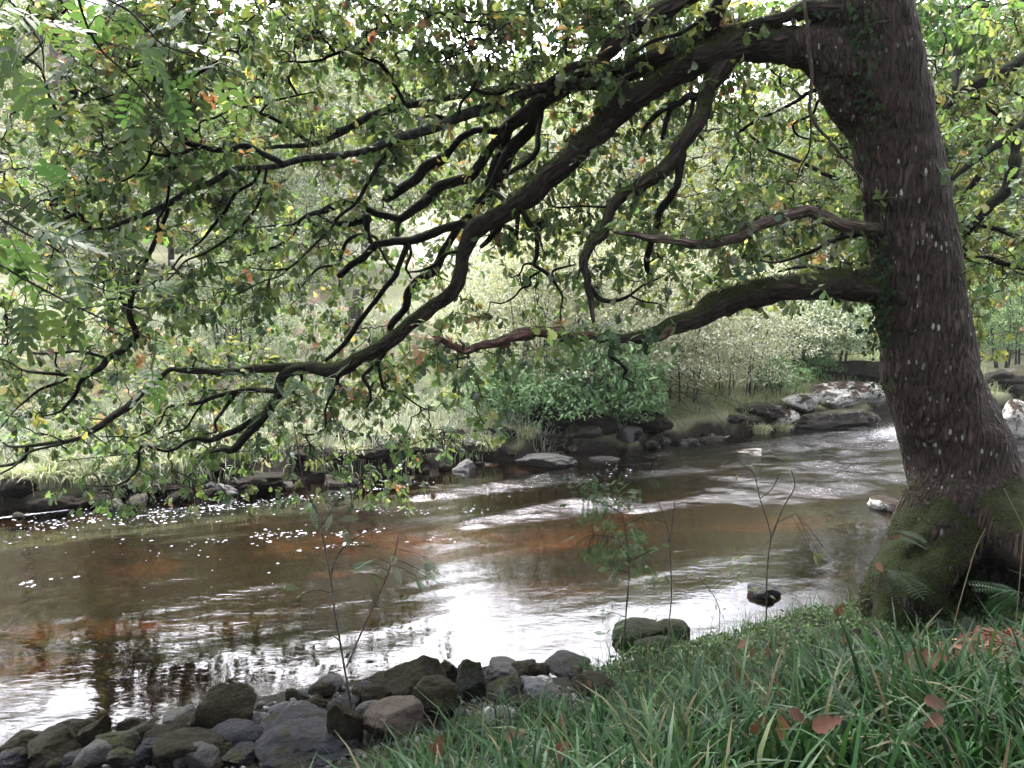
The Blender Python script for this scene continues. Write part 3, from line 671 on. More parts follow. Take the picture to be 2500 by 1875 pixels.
# ------------------------------------------------------------------ the big oak
CR = {'S': (0, 0, 1.0), 'Q1': (0, 0, 1.765), 'Q2': (1250, 0, 1.765), 'A': (800, 0, 2.765), 'B': (300, 400, 2.765), 'Cc': (900, 400, 2.765), 'D': (0, 800, 2.765), 'E': (100, 0, 2.765), 'F': (1900, 0, 3.687), 'Q3': (0, 900, 1.7016), 'Q4': (1250, 900, 1.7016)}
def to_src(crop, pts):
    ox, oy, s = CR[crop]; return [(ox + p[0]/s, oy + p[1]/s, (p[2]/s if len(p) > 2 else None)) for p in pts]
def px_path(*segs):
    out = []
    for crop, pts in segs: out += to_src(crop, pts)
    # fill missing half widths by interpolation
    w = [p[2] for p in out]; known = [i for i, q in enumerate(w) if q is not None]
    ww = np.interp(range(len(w)), known, [w[i] for i in known]); return [(p[0], p[1], q) for p, q in zip(out, ww)]
TD = 6.85        # distance of the trunk
ax = [(-1500, 1830, 130), (-900, 1960, 150), (-400, 2055, 165), (0, 2137, 178), (170, 2165, 196), (340, 2192, 207), (538, 2232, 211), (708, 2250, 222), (821, 2267, 229), (940, 2288, 238), (1076, 2334, 256), (1164, 2352, 272), (1282, 2385, 300), (1400, 2420, 345), (1540, 2450, 380)]
oak = thing("oak_tree", tuple(P(2400, 1500, TD)), "huge leaning oak with moss covered base and long limbs reaching left over the river", "tree")
O0 = np.array(oak.location)
ax = [(y, x - (9 if y < 1000 else 4), w * (.93 if y < 1200 else 1)) for y, x, w in ax]
tp = np.array([P(x, y, TD) for y, x, w in ax]); tr_ = np.array([w / 2 * TD / F0 for y, x, w in ax])
def trunk_at(y):
    ys = [a[0] for a in ax]; return np.array([np.interp(y, ys, tp[:, k]) for k in range(3)]), np.interp(y, ys, tr_)
def part(V, F, mat, name, parent, **k):
    return mesh(name, np.asarray(V) - O0, F, mat, parent, **k)
# trunk with root flare, blended into one skin by a voxel remesh
acc = Acc()
cp = catmull(tp, 6); cr = np.interp(np.linspace(0, 1, len(cp)), np.linspace(0, 1, len(tr_)), tr_)
V, F, A = sweep(cp[::-1], cr[::-1], 72, .05, 3, cap0=True); acc.add(V, F)
def root(pts, rad, sd): 
    c = catmull(pts, 6); r = np.interp(np.linspace(0, 1, len(c)), np.linspace(0, 1, len(rad)), rad); V, F, A = sweep(c, r, 36, .14, sd, cap0=True); acc.add(V, F)
root([P(2345, 1000, 6.8), P(2360, 1130, 6.72), P(2310, 1310, 6.5), P(2235, 1420, 6.35), P(2215, 1530, 6.2), P(2210, 1640, 6.1)], [.16, .26, .34, .34, .27, .12], 1)
root([P(2365, 980, 6.8), P(2400, 1120, 6.75), P(2440, 1250, 6.45), P(2500, 1310, 6.1), P(2590, 1370, 5.7), P(2700, 1460, 5.4)], [.16, .24, .28, .25, .22, .10], 2)
root([P(2330, 1020, 6.82), P(2315, 1160, 6.75), P(2262, 1320, 6.6), P(2190, 1430, 6.6), P(2160, 1520, 6.6), P(2130, 1600, 6.6)], [.15, .26, .32, .26, .20, .1], 5)
root([P(2350, 1300, 6.9), P(2280, 1420, 7.1), P(2220, 1500, 7.3)], [.3, .25, .15], 4)
root([P(2360, 1000, 6.9), P(2400, 1150, 7.0), P(2480, 1300, 7.2), P(2580, 1400, 7.5)], [.18, .30, .3, .15], 6)
root([P(2380, 1290, 6.6), P(2330, 1420, 6.35), P(2330, 1520, 6.15), P(2340, 1640, 6.1)], [.26, .24, .19, .1], 7)
# collars where the two heavy limbs leave the trunk
root([trunk_at(230)[0] + [0, 0, -.25], P(2070, 185, TD), P(2000, 125, TD), P(1930, 110, TD)], [.28, .27, .20, .165], 8)
root([trunk_at(40)[0] + [0, 0, -.1], P(2060, 40, TD), P(1990, 25, TD + .1)], [.25, .17, .12], 10)
root([trunk_at(760)[0] + [0, 0, -.1], P(2190, 715, TD), P(2110, 700, TD), P(2050, 698, TD)], [.25, .16, .135, .12], 9)
# burls
HOL = P(2420, 1445, 6.25)
for (x, y, r_) in ((2150, 330, .14), (2215, 620, .10), (2300, 1010, .16), (2180, 700, .14)):
    root([P(x + 25, y - 30, TD - .1), P(x + 5, y, TD - .12), P(x + 30, y + 60, TD - .05)], [r_*.8, r_, r_*.7], int(x))
TV_ = np.vstack(acc.V); q = (TV_ - HOL) / np.array([.42, .55, .26]); m_ = (np.linalg.norm(q, axis=1) < 1)
TV_[m_, 1] = HOL[1] + .55 * np.sqrt(np.maximum(1 - q[m_, 0] ** 2 - q[m_, 2] ** 2, 0))
TV_ += norm(TV_ - np.c_[np.full(len(TV_), P(2400, 1400, TD)[0]), np.full(len(TV_), TD), TV_[:, 2]]) * (.05 * fbm(TV_[:, 0] * 4, TV_[:, 1] * 4, TV_[:, 2] * 4, 55, 3) * sstep(-TV_[:, 2], -1.6, -.9))[:, None]
tube_V = TV_.copy(); tube_n = [len(v) for v in acc.V]; tr = part(TV_, [np.vstack(v) for v in acc.F.values()], M_TRUNK, "trunk", oak)
rm = tr.modifiers.new("skin", 'REMESH'); rm.mode = 'VOXEL'; rm.voxel_size = .026; rm.use_smooth_shade = True
sm = tr.modifiers.new("soft", 'SMOOTH'); sm.iterations = 9; sm.factor = .5
tx = bpy.data.textures.new("lumps", 'CLOUDS'); tx.noise_scale = .22; tx.noise_depth = 5
dm = tr.modifiers.new("lumps", 'DISPLACE'); dm.texture = tx; dm.strength = .075; dm.mid_level = .56; dm.texture_coords = 'LOCAL'

NODES = []          # every traced node: px x, px y, depth, world xyz, radius, limb id
class Limb: pass
LIMBS = {}
def limb(key, parent, segs, dz, name="limb", mat=M_LIMB, label=None, sub=None, sides=12, start=None, d0=None, bump=.10, wig=.35, sc_r=1.0):
    pts = px_path(*segs)
    if parent is None: D0 = d0
    else:
        q = LIMBS[parent].px; dd = np.hypot(q[:, 0] - pts[0][0], q[:, 1] - pts[0][1]); k = int(dd.argmin()); D0 = q[k, 3]
        if dd[k] > 3 and dd[k] < 60: pts = [(q[k, 0], q[k, 1], min(pts[0][2], q[k, 2] * .8))] + pts
    xs = np.array(pts); c = catmull(xs, 5)
    if True:
        L = np.concatenate([[0], np.cumsum(np.hypot(*np.diff(c[:, :2], axis=0).T))]); tt = L / L[-1]
    sd = abs(hash(key)) % 97 if False else sum(ord(ch) * (i + 3) for i, ch in enumerate(key)) % 97
    dep = D0 + dz * tt ** 1.1 + .12 * noise(tt * L[-1] / 110, sd, 0, 5) * sstep(tt, 0, .15)
    # small kinks, as oak limbs have
    amp = np.minimum(c[:, 2] * wig, 5)
    c[:, 0] += amp * noise(L / 38, sd * 1.7, 0, 1) * sstep(tt, 0, .1); c[:, 1] += amp * noise(L / 38, sd * 1.7, 9, 2) * sstep(tt, 0, .1)
    Wp = np.array([P(x, y, d) for (x, y, _), d in zip(c, dep)]); R = np.maximum(c[:, 2], .8) * dep / F0 * sc_r * .93
    l = Limb(); l.px = np.c_[c[:, 0], c[:, 1], c[:, 2], dep]; l.W = Wp; l.R = R; LIMBS[key] = l; l.key = key
    NODES.append(np.c_[c[:, 0], c[:, 1], dep, Wp, R])
    V, Fc, A = sweep(Wp, R, sides, bump, sd)
    par = oak if sub is None else LIMBS[sub].obj
    l.obj = part(V, Fc, mat, name, par, attr={"bark": A})
    if label: l.obj["label"] = label
    return l
def br(key, parent, segs, dz, sub, **k):
    k.setdefault('sides', 8); k.setdefault('mat', M_BRANCH)
    return limb(key, parent, segs, dz, "branch", sub=sub, **k)

limb('L1', None, [('Q2', [(1470, 240, 75), (1400, 215, 80), (1250, 198, 80), (1100, 186, 78), (950, 205, 72), (800, 275, 58), (650, 350, 50)]), ('A', [(2050, 680, 95), (1850, 870, 84), (1700, 1020, 80), (1500, 1200, 76), (1300, 1370, 74), (1100, 1480, 72), (1000, 1560, 68)]),
 ('Cc', [(650, 600, 52), (620, 720, 50), (560, 850, 50), (440, 960, 50), (330, 1030, 52), (230, 1120, 52), (100, 1230, 52), (0, 1300, 50)]), ('B', [(1550, 1350, 50), (1430, 1390, 55), (1300, 1388, 46), (1170, 1370, 38), (1000, 1370, 32), (850, 1390, 30), (700, 1400, 28), (550, 1400, 25), (400, 1395, 22), (320, 1390, 18)]),
 ('D', [(1080, 340, 22), (980, 430, 26), (880, 520, 28), (760, 600, 27), (680, 660, 24), (600, 710, 20), (480, 760, 17), (300, 790, 13), (180, 800, 12), (60, 800, 9), (0, 760, 7), (-90, 740, 4)])], 1.7, d0=TD, sides=24, label="long mossy main limb arching down to the left")
limb('L2', 'L1', [('Q2', [(1130, 150, 60), (980, 150, 66), (850, 180, 55), (750, 215, 50), (600, 270, 46), (500, 308, 44)]), ('A', [(2000, 490, 72), (1800, 500, 68), (1650, 555, 70), (1550, 610, 74), (1450, 650, 75), (1390, 730, 60), (1320, 790, 58), (1230, 860, 52), (1180, 920, 45)])], 1.0, sides=18, label="upper mossy limb running behind the main one")
limb('L0', None, [('Q2', [(1500, -420, 80), (1250, -330, 70), (1000, -190, 58), (850, -80, 50), (740, -10, 44), (650, 45, 44), (520, 115, 46), (440, 190, 44), (400, 235, 30), (350, 260, 20)]), ('A', [(1600, 480, 22), (1480, 560, 18)])], -.1, d0=TD + .1, sides=14, label="dark limb crossing the top edge of the photo")
limb('L00', None, [('Q2', [(1480, 60, 60), (1350, 45, 52), (1250, 45, 40), (1180, 70, 26), (1100, 85, 18), (1000, 110, 12)])], -.2, d0=TD, sides=12, label="short moss draped limb stub beside the top of the trunk")
limb('L3', 'L1', [('Q2', [(920, 270, 48), (870, 340, 44), (840, 400, 36), (830, 480, 36), (780, 560, 37), (730, 630, 37), (680, 700, 36), (600, 770, 34), (530, 810, 32), (460, 860, 28), (420, 930, 25), (390, 1000, 25), (340, 1050, 25), (310, 1130, 22), (320, 1200, 18), (340, 1280, 16), (345, 1340, 12), (352, 1390, 8)])], -.5, sides=14, label="crooked dark limb hanging down in front of the scrub")
limb('S', None, [('A', [(2120, 620, 45), (2030, 598, 40), (1900, 580, 38), (1750, 570, 38), (1600, 575, 36), (1430, 600, 40), (1300, 650, 42), (1150, 710, 42), (1000, 755, 40), (850, 800, 38), (750, 850, 36), (600, 900, 34), (450, 940, 31), (300, 1005, 28), (200, 1030, 25), (100, 1045, 22)]),
 ('E', [(2050, 1050, 26), (1900, 1062, 25), (1750, 1078, 24), (1600, 1120, 22), (1450, 1132, 20), (1300, 1145, 20), (1150, 1230, 22), (1000, 1290, 23), (850, 1380, 22), (700, 1450, 20), (550, 1500, 18), (450, 1540, 14), (370, 1547, 9), (250, 1560, 6)])], -.9, d0=LIMBS['L1'].px[40][3] - .1, sides=14, mat=M_SMOOTH, bump=.05, wig=.15, label="smooth grey banded limb running left above the others")
limb('D1', None, [('Q2', [(1620, 985, 30), (1560, 985, 29), (1480, 975, 30), (1400, 965, 29), (1330, 935, 28), (1280, 910, 27), (1220, 920, 28), (1120, 950, 27), (1050, 975, 26), (980, 1015, 25), (900, 1042, 25), (800, 1050, 22), (700, 1040, 20), (600, 1025, 16), (500, 1008, 11), (440, 1000, 5)])], -1.1, d0=TD - .05, sides=16, mat=M_DEAD, bump=.16, name="dead_branch", label="bare pale dead branch with cracked wood, no leaves")
limb('D2', None, [('Q2', [(1650, 1250, 74), (1560, 1235, 66), (1500, 1232, 60), (1400, 1230, 62), (1250, 1240, 58), (1100, 1255, 60), (1000, 1280, 60), (900, 1310, 58), (850, 1340, 58), (780, 1370, 46), (700, 1400, 44), (640, 1430, 38), (560, 1450, 30), (480, 1455, 22), (400, 1455, 22), (330, 1450, 22)])], -.5, d0=TD - .05, sides=22, bump=.16, label="thick lower limb, mossy on top, reaching straight left")
limb('D3', 'D2', [('Q2', [(340, 1450, 22), (280, 1446, 25), (200, 1440, 28), (100, 1430, 25), (0, 1448, 24)]), ('Cc', [(1100, 1150, 34), (1000, 1170, 34), (900, 1190, 34), (800, 1215, 32), (700, 1245, 30), (640, 1250, 30), (560, 1225, 25), (500, 1190, 22), (450, 1185, 22)])], -.5, sides=16, mat=M_REDBARK, bump=.10, name="bare_limb_end", label="bare reddish barkless end of the lower limb with a torn tip")
for kx, ky, k2x, k2y, w in ((950, 1218, 885, 1245, 14), (640, 1225, 612, 1188, 10), (700, 1260, 640, 1275, 18), (480, 1190, 445, 1225, 12), (500, 1175, 440, 1165, 9), (480, 1200, 455, 1245, 6)):
    br('k%d' % kx, 'D3', [('Cc', [(kx, ky, w), ((kx+k2x)/2, (ky+k2y)/2+2, w*.9), (k2x, k2y, w*.6)])], -.05, 'D3', mat=M_REDBARK)
br('kn', 'D2', [('Cc', [(2020, 1130, 36), (1975, 1165, 26), (1930, 1185, 20), (1915, 1195, 12)])], -.1, 'D2', mat=M_REDBARK, bump=.3)

B = br
B('L1a', 'L1', [('B', [(1230, 1385, 38), (1100, 1420, 40), (1060, 1480, 35), (1040, 1540, 32)]), ('D', [(1880, 420, 32), (1868, 480, 32), (1810, 560, 35), (1700, 690, 33), (1640, 770, 33), (1560, 830, 26), (1500, 822, 18), (1430, 840, 7)])], -.3, 'L1', sides=12)
B('L1a1', 'L1a', [('D', [(1830, 560, 24), (1720, 620, 27), (1620, 680, 25), (1520, 720, 24), (1430, 755, 21), (1330, 745, 15), (1260, 765, 12), (1200, 810, 12), (1120, 835, 12), (1040, 815, 10), (960, 795, 9), (935, 860, 12), (935, 930, 10), (890, 1010, 10), (800, 1060, 7), (700, 1070, 6), (560, 1065, 4)])], -.4, 'L1')
B('L1a2', 'L1a', [('D', [(1870, 430, 20), (1750, 420, 21), (1650, 420, 18), (1560, 440, 18), (1470, 460, 16), (1330, 510, 16), (1250, 520, 12), (1130, 540, 8), (1080, 640, 8), (1000, 700, 8), (900, 740, 7), (800, 735, 6), (680, 735, 4)])], .4, 'L1')
B('L1a3', 'L1a2', [('D', [(1390, 490, 9), (1330, 560, 8), (1250, 680, 8), (1150, 710, 7), (1000, 790, 6), (900, 850, 5), (800, 860, 5), (600, 880, 4), (400, 900, 3)])], -.3, 'L1')
B('L1a4', 'L1a2', [('D', [(1590, 440, 14), (1570, 480, 15), (1500, 570, 13), (1450, 640, 11), (1460, 700, 8), (1370, 720, 5)])], -.2, 'L1')
B('L1b', 'L1', [('Cc', [(720, 470, 32), (650, 420, 30), (600, 415, 30), (500, 440, 32), (400, 480, 34), (300, 510, 32), (200, 515, 30), (100, 535, 28), (30, 560, 28)]), ('B', [(1640, 620, 26), (1560, 670, 26), (1500, 720, 24), (1455, 755, 20)])], .3, 'L1', sides=12)
B('L1b1', 'L1b', [('B', [(1670, 520, 16), (1650, 430, 24), (1640, 370, 34), (1600, 385, 30), (1530, 400, 25), (1440, 400, 20), (1370, 380, 12), (1310, 340, 8)])], .2, 'L1')
B('L1b2', 'L1b', [('B', [(1710, 500, 13), (1640, 480, 13), (1560, 490, 14), (1500, 540, 14), (1470, 620, 12), (1450, 680, 10), (1330, 700, 10), (1270, 750, 8), (1220, 810, 6), (1190, 850, 3)])], .4, 'L1')
B('L1c', 'L1b', [('Cc', [(265, 530, 26), (240, 610, 20), (200, 700, 20), (180, 760, 20), (120, 830, 18), (60, 910, 18), (0, 990, 17)]), ('B', [(1600, 1060, 20), (1530, 1170, 19), (1440, 1270, 17), (1370, 1330, 12)])], .25, 'L1', sides=10)
B('L1c2', 'L1b', [('Cc', [(275, 540, 12), (285, 610, 10), (250, 700, 10), (270, 740, 8), (290, 775, 6)])], -.1, 'L1')
B('L1c3', 'L1b', [('B', [(1720, 550, 12), (1750, 600, 9), (1780, 660, 8), (1850, 740, 5)])], .1, 'L1')
B('L1c4', 'L1', [('Cc', [(620, 590, 12), (520, 610, 12), (450, 680, 12), (350, 720, 10), (260, 730, 5)])], .2, 'L1')
B('L1d', 'L1', [('Cc', [(880, 430, 25), (830, 490, 22), (760, 560, 15)])], .3, 'L1')
B('L1e', 'L1', [('Cc', [(880, 400, 14), (940, 430, 16), (985, 460, 15), (1005, 510, 10)])], -.1, 'L1')
B('L1e2', 'L1', [('Cc', [(1000, 340, 18), (1000, 420, 15), (1003, 480, 11)])], -.1, 'L1')
B('L1f', 'L1', [('Cc', [(1035, 320, 20), (1080, 400, 20), (1130, 450, 18), (1140, 520, 16), (1140, 610, 16), (1120, 680, 14), (1190, 730, 14), (1240, 780, 12), (1280, 840, 10), (1310, 900, 8), (1295, 990, 6), (1300, 1050, 4)])], -.3, 'L1', sides=10)
B('L1f1', 'L1f', [('Cc', [(1115, 675, 10), (1050, 680, 8), (1020, 740, 6), (960, 770, 4)])], .1, 'L1')
B('L1f2', 'L1f', [('Cc', [(1150, 730, 9), (1090, 770, 9), (1090, 820, 9), (1030, 840, 8), (980, 900, 7), (900, 940, 6), (820, 930, 4)])], .2, 'L1')
B('L1f3', 'L1f', [('Cc', [(1240, 765, 10), (1250, 720, 9), (1340, 695, 8), (1400, 680, 5)])], -.2, 'L1')
B('L1f4', 'L1f', [('Cc', [(1145, 470, 8), (1180, 590, 6), (1230, 625, 4)])], -.1, 'L1')
B('L1h', 'L1', [('B', [(1460, 1400, 24), (1450, 1450, 16), (1440, 1500, 14), (1400, 1580, 12)]), ('D', [(2197, 560, 9), (2200, 620, 8), (2190, 680, 5), (2120, 720, 3)])], -.1, 'L1')
B('L1i', 'L1', [('B', [(1760, 1280, 20), (1680, 1380, 15), (1620, 1440, 14), (1660, 1510, 12), (1670, 1590, 9), (1640, 1659, 5)])], -.2, 'L1')
B('L1j', 'L1i', [('Cc', [(60, 1350, 13), (80, 1450, 12), (110, 1520, 12), (200, 1540, 10), (260, 1580, 8), (350, 1640, 6), (450, 1670, 4)])], -.2, 'L1')
B('L1k', 'L1', [('B', [(1200, 1400, 14), (1210, 1470, 9), (1160, 1530, 7), (1100, 1560, 5)])], .1, 'L1')
B('L1m', 'L1', [('D', [(185, 800, 15), (160, 880, 14), (80, 920, 13), (0, 935, 11), (-120, 960, 7)])], .1, 'L1')
B('L1n', 'L1', [('D', [(540, 745, 12), (400, 790, 10), (200, 840, 9), (100, 930, 8), (0, 990, 6)])], -.3, 'L1')
B('L1o', 'L1', [('D', [(420, 765, 9), (330, 725, 8), (250, 725, 5)])], .2, 'L1')
B('L4', 'S', [('B', [(300, 330, 14), (200, 560, 16), (90, 800, 18), (40, 1000, 20)]), ('D', [(920, 50, 22), (880, 100, 25), (820, 160, 25), (730, 210, 24), (680, 270, 22), (600, 310, 20), (540, 370, 16), (520, 430, 14), (450, 520, 12), (400, 570, 8), (290, 600, 5)])], .6, 'S', sides=10)
B('L4a', 'L4', [('D', [(725, 210, 14), (620, 175, 12), (500, 160, 10), (420, 170, 9), (200, 165, 9), (130, 60, 6), (60, 0, 4)])], .2, 'S')
B('L4b', 'L4', [('D', [(600, 312, 15), (450, 320, 14), (300, 305, 12), (160, 285, 10), (60, 230, 8), (0, 210, 6), (-90, 190, 3)])], -.2, 'S')
B('L4c', 'L4b', [('D', [(500, 330, 12), (400, 370, 12), (270, 415, 11), (170, 500, 8), (100, 560, 5), (0, 680, 4)])], -.2, 'S')
B('L2a', 'L2', [('A', [(1190, 910, 35), (1120, 980, 30), (1060, 1040, 35), (1020, 1120, 38), (960, 1200, 38), (860, 1230, 37), (760, 1270, 37), (680, 1350, 37), (600, 1410, 34), (500, 1480, 30), (440, 1470, 28), (330, 1440, 26), (230, 1390, 26), (130, 1365, 27), (0, 1410, 28)]), ('B', [(1350, 320, 22), (1240, 350, 15), (1180, 390, 12), (1130, 410, 10), (1000, 420, 7), (900, 432, 4)])], .5, 'L2', sides=12)
B('L2a1', 'L2a', [('B', [(1250, 350, 18), (1270, 390, 19), (1320, 412, 15)])], -.1, 'L2')
B('L2a2', 'L2a', [('A', [(480, 1485, 22), (470, 1540, 17), (468, 1600, 15)])], -.1, 'L2')
B('L2a3', 'L2a', [('B', [(1190, 395, 11), (1150, 470, 10), (1050, 550, 10), (900, 600, 8), (700, 660, 7), (560, 672, 4)])], -.2, 'L2')
B('L2b', 'L2', [('A', [(1210, 900, 36), (1180, 1020, 30), (1130, 1080, 27), (1095, 1180, 22), (1070, 1260, 16)])], .6, 'L2', sides=10)
B('L2c', 'L2', [('A', [(1450, 650, 55), (1420, 730, 46), (1390, 850, 46), (1310, 920, 48), (1240, 1000, 47), (1180, 1120, 46), (1150, 1190, 44), (1090, 1290, 40), (1000, 1390, 34), (940, 1470, 30)]), ('Cc', [(560, 490, 28), (530, 560, 28), (490, 650, 34), (440, 730, 31), (330, 790, 33), (280, 860, 31), (260, 950, 29), (200, 1030, 27), (150, 1110, 26), (140, 1170, 22), (110, 1230, 14)])], 1.1, 'L2', sides=14)
B('L2d', 'L2', [('A', [(1220, 870, 34), (1100, 880, 27), (1000, 880, 25), (900, 930, 25), (830, 1010, 28), (760, 1080, 38), (680, 1115, 41), (620, 1200, 38), (500, 1270, 36), (380, 1345, 32)])], .5, 'L2', sides=12)
B('L2e', 'L2', [('A', [(1440, 740, 22), (1430, 850, 20), (1410, 1000, 21), (1350, 1090, 20), (1270, 1130, 18), (1210, 1190, 17)])], -.3, 'L2')
B('L2g', 'L1', [('Cc', [(900, 240, 20), (860, 205, 20), (820, 180, 16)])], .2, 'L1')
B('M', 'L2', [('A', [(1420, 600, 30), (1250, 575, 28), (1000, 630, 26), (600, 700, 26), (290, 785, 28), (160, 850, 25), (0, 930, 22)]), ('E', [(2080, 870, 24), (1950, 930, 22), (1880, 960, 20), (1750, 990, 18), (1600, 990, 14), (1500, 1010, 10)])], .5, 'L2', mat=M_SMOOTH)
B('S1', 'S', [('A', [(440, 960, 15), (350, 1100, 14), (260, 1250, 15), (190, 1370, 13), (60, 1480, 12)]), ('B', [(1430, 400, 11), (1300, 540, 9), (1150, 680, 9), (1080, 710, 7), (950, 715, 6), (850, 700, 4)])], -.3, 'S')
B('S1b', 'S1', [('B', [(1150, 680, 8), (1050, 760, 6), (950, 790, 5), (850, 840, 4), (750, 890, 3)])], -.1, 'S')
B('S2', 'S', [('B', [(970, 20, 12), (960, 100, 10), (930, 240, 10), (880, 330, 10), (780, 440, 10), (680, 520, 9), (560, 600, 8), (430, 650, 7), (380, 700, 6), (330, 760, 5), (250, 810, 4), (150, 825, 3)])], -.2, 'S')
B('S3', 'S', [('B', [(930, 30, 12), (880, 120, 11), (760, 200, 12), (690, 320, 13), (600, 430, 12), (520, 530, 9), (400, 620, 8), (340, 700, 5)])], .2, 'S')
B('S4', 'S', [('E', [(730, 1000, 6), (860, 1040, 11), (865, 1200, 11), (860, 1300, 11), (840, 1400, 11), (790, 1480, 9), (790, 1540, 9), (765, 1640, 8)]), ('B', [(200, 590, 7), (100, 680, 6), (60, 740, 4)])], -.1, 'S')
B('S5', 'S', [('E', [(1640, 1110, 20), (1560, 1070, 22), (1450, 1010, 23), (1350, 990, 24), (1200, 1010, 22), (1080, 990, 18), (1000, 970, 20), (960, 920, 20), (900, 900, 13)])], -.3, 'S')
B('S6', 'S5', [('E', [(1080, 995, 14), (900, 1045, 14), (800, 1050, 12), (740, 1030, 12), (640, 990, 10), (550, 960, 10), (480, 1000, 9), (420, 980, 8), (415, 920, 4)])], -.2, 'S')
B('S7', 'S6', [('E', [(735, 1045, 12), (700, 1120, 9), (600, 1200, 8), (510, 1240, 7), (450, 1310, 5), (370, 1290, 3)])], -.2, 'S')
B('S8', 'S6', [('E', [(880, 1050, 9), (850, 1010, 8), (790, 950, 8), (750, 980, 7), (740, 1030, 6)])], -.1, 'S')
B('S9', 'M', [('E', [(1800, 960, 14), (1700, 880, 14), (1560, 800, 13), (1480, 765, 13), (1380, 720, 12), (1290, 690, 11), (1240, 630, 8), (1200, 590, 6)])], -.5, 'L2')
B('S10', 'S9', [('E', [(1290, 695, 10), (1260, 740, 10), (1180, 790, 9), (1080, 820, 9), (1060, 880, 8), (980, 915, 5)])], -.2, 'L2')
B('S11', 'S9', [('E', [(1480, 760, 9), (1550, 690, 8), (1700, 650, 7), (1840, 620, 4)])], -.3, 'L2')
B('S12', 'S5', [('E', [(940, 800, 8), (900, 740, 15), (910, 680, 17), (950, 590, 17), (1000, 530, 17), (1060, 490, 15), (1160, 430, 10), (1260, 340, 6)])], -.3, 'S')
B('S13', 'S12', [('E', [(1000, 520, 9), (940, 535, 8), (800, 540, 8), (700, 550, 7), (550, 620, 7), (420, 660, 6), (300, 675, 5), (200, 625, 4)])], -.4, 'S')
B('S14', 'S12', [('E', [(960, 585, 10), (1015, 640, 9), (1000, 710, 7), (960, 780, 4)])], -.1, 'S')
B('S15', 'M', [('A', [(520, 700, 12), (380, 450, 14), (250, 385, 14), (200, 320, 10), (240, 250, 7)])], -.5, 'L2')
B('S16', 'S15', [('A', [(250, 385, 10), (140, 345, 10), (0, 380, 12)]), ('E', [(1900, 400, 10), (1780, 420, 9), (1700, 412, 5)])], -.3, 'L2')
B('S17', 'S', [('A', [(780, 800, 15), (720, 785, 14), (670, 785, 8)])], -.1, 'S')
B('S18', 'S', [('A', [(890, 770, 12), (900, 700, 11), (980, 600, 12), (1010, 520, 10), (1060, 450, 9), (1090, 405, 7)])], -.4, 'S')
B('S19', 'S18', [('A', [(985, 600, 14), (1050, 625, 14), (1150, 630, 13), (1220, 600, 13), (1250, 560, 12)])], .2, 'S')
B('S20', 'L0', [('A', [(1000, 330, 7), (900, 355, 9), (820, 390, 8), (760, 420, 4)])], -.2, 'L0')
B('L0b', 'L1', [('Q2', [(870, 150, 44), (880, 60, 38), (920, -30, 36), (990, -140, 34), (1040, -300, 26)])], -.1, 'L1', sides=12)
B('L0c', 'L0b', [('Q2', [(870, 40, 14), (780, 110, 10), (700, 150, 9), (600, 180, 8), (520, 230, 6)])], -.4, 'L1')
B('L3a', 'L3', [('Cc', [(1495, 830, 16), (1530, 880, 18), (1580, 920, 18), (1640, 930, 16), (1740, 900, 12), (1840, 830, 8), (1900, 800, 6), (1990, 760, 4)])], -.2, 'L3')
B('L3a2', 'L3a', [('Cc', [(1770, 890, 8), (1850, 925, 8), (1950, 945, 6), (2010, 970, 4)])], -.1, 'L3')
B('L3b', 'L3', [('Q2', [(725, 670, 26), (720, 760, 18), (690, 840, 18), (640, 910, 18), (625, 990, 16), (600, 1050, 16), (580, 1120, 14), (600, 1195, 11)])], .35, 'L3', sides=10)
B('L3c', 'L3', [('Q2', [(835, 430, 22), (770, 410, 20), (720, 440, 15), (640, 480, 14), (570, 560, 10), (555, 620, 7)])], .2, 'L3')
B('L3c1', 'L3c', [('Q2', [(690, 465, 13), (665, 530, 12), (645, 600, 9)])], .1, 'L3')
B('L3c2', 'L3c', [('Q2', [(780, 415, 12), (772, 480, 9), (760, 530, 11)])], -.1, 'L3')
B('L3d', 'L3', [('Cc', [(1470, 620, 16), (1430, 700, 11), (1408, 775, 8)])], -.1, 'L3')
B('L3e', 'L3', [('Cc', [(1690, 290, 11), (1600, 290, 10), (1450, 285, 8), (1260, 290, 7), (1225, 240, 6), (1208, 200, 4)])], .3, 'L3')
B('D2a', 'D2', [('Cc', [(1645, 1180, 14), (1640, 1240, 14), (1630, 1290, 14), (1700, 1350, 13), (1740, 1400, 12), (1720, 1440, 8), (1790, 1480, 5)])], .1, 'D2')
B('D2b', 'D2', [('Q2', [(1520, 1000, 14), (1400, 1030, 9), (1300, 1080, 8), (1150, 1130, 6), (1060, 1120, 4)])], .8, 'D2')
B('SPa', 'L0', [('A', [(2100, 470, 8), (1940, 540, 9), (1900, 460, 8), (1850, 425, 6), (1700, 420, 4)])], -.5, 'L0', mat=M_VINE)
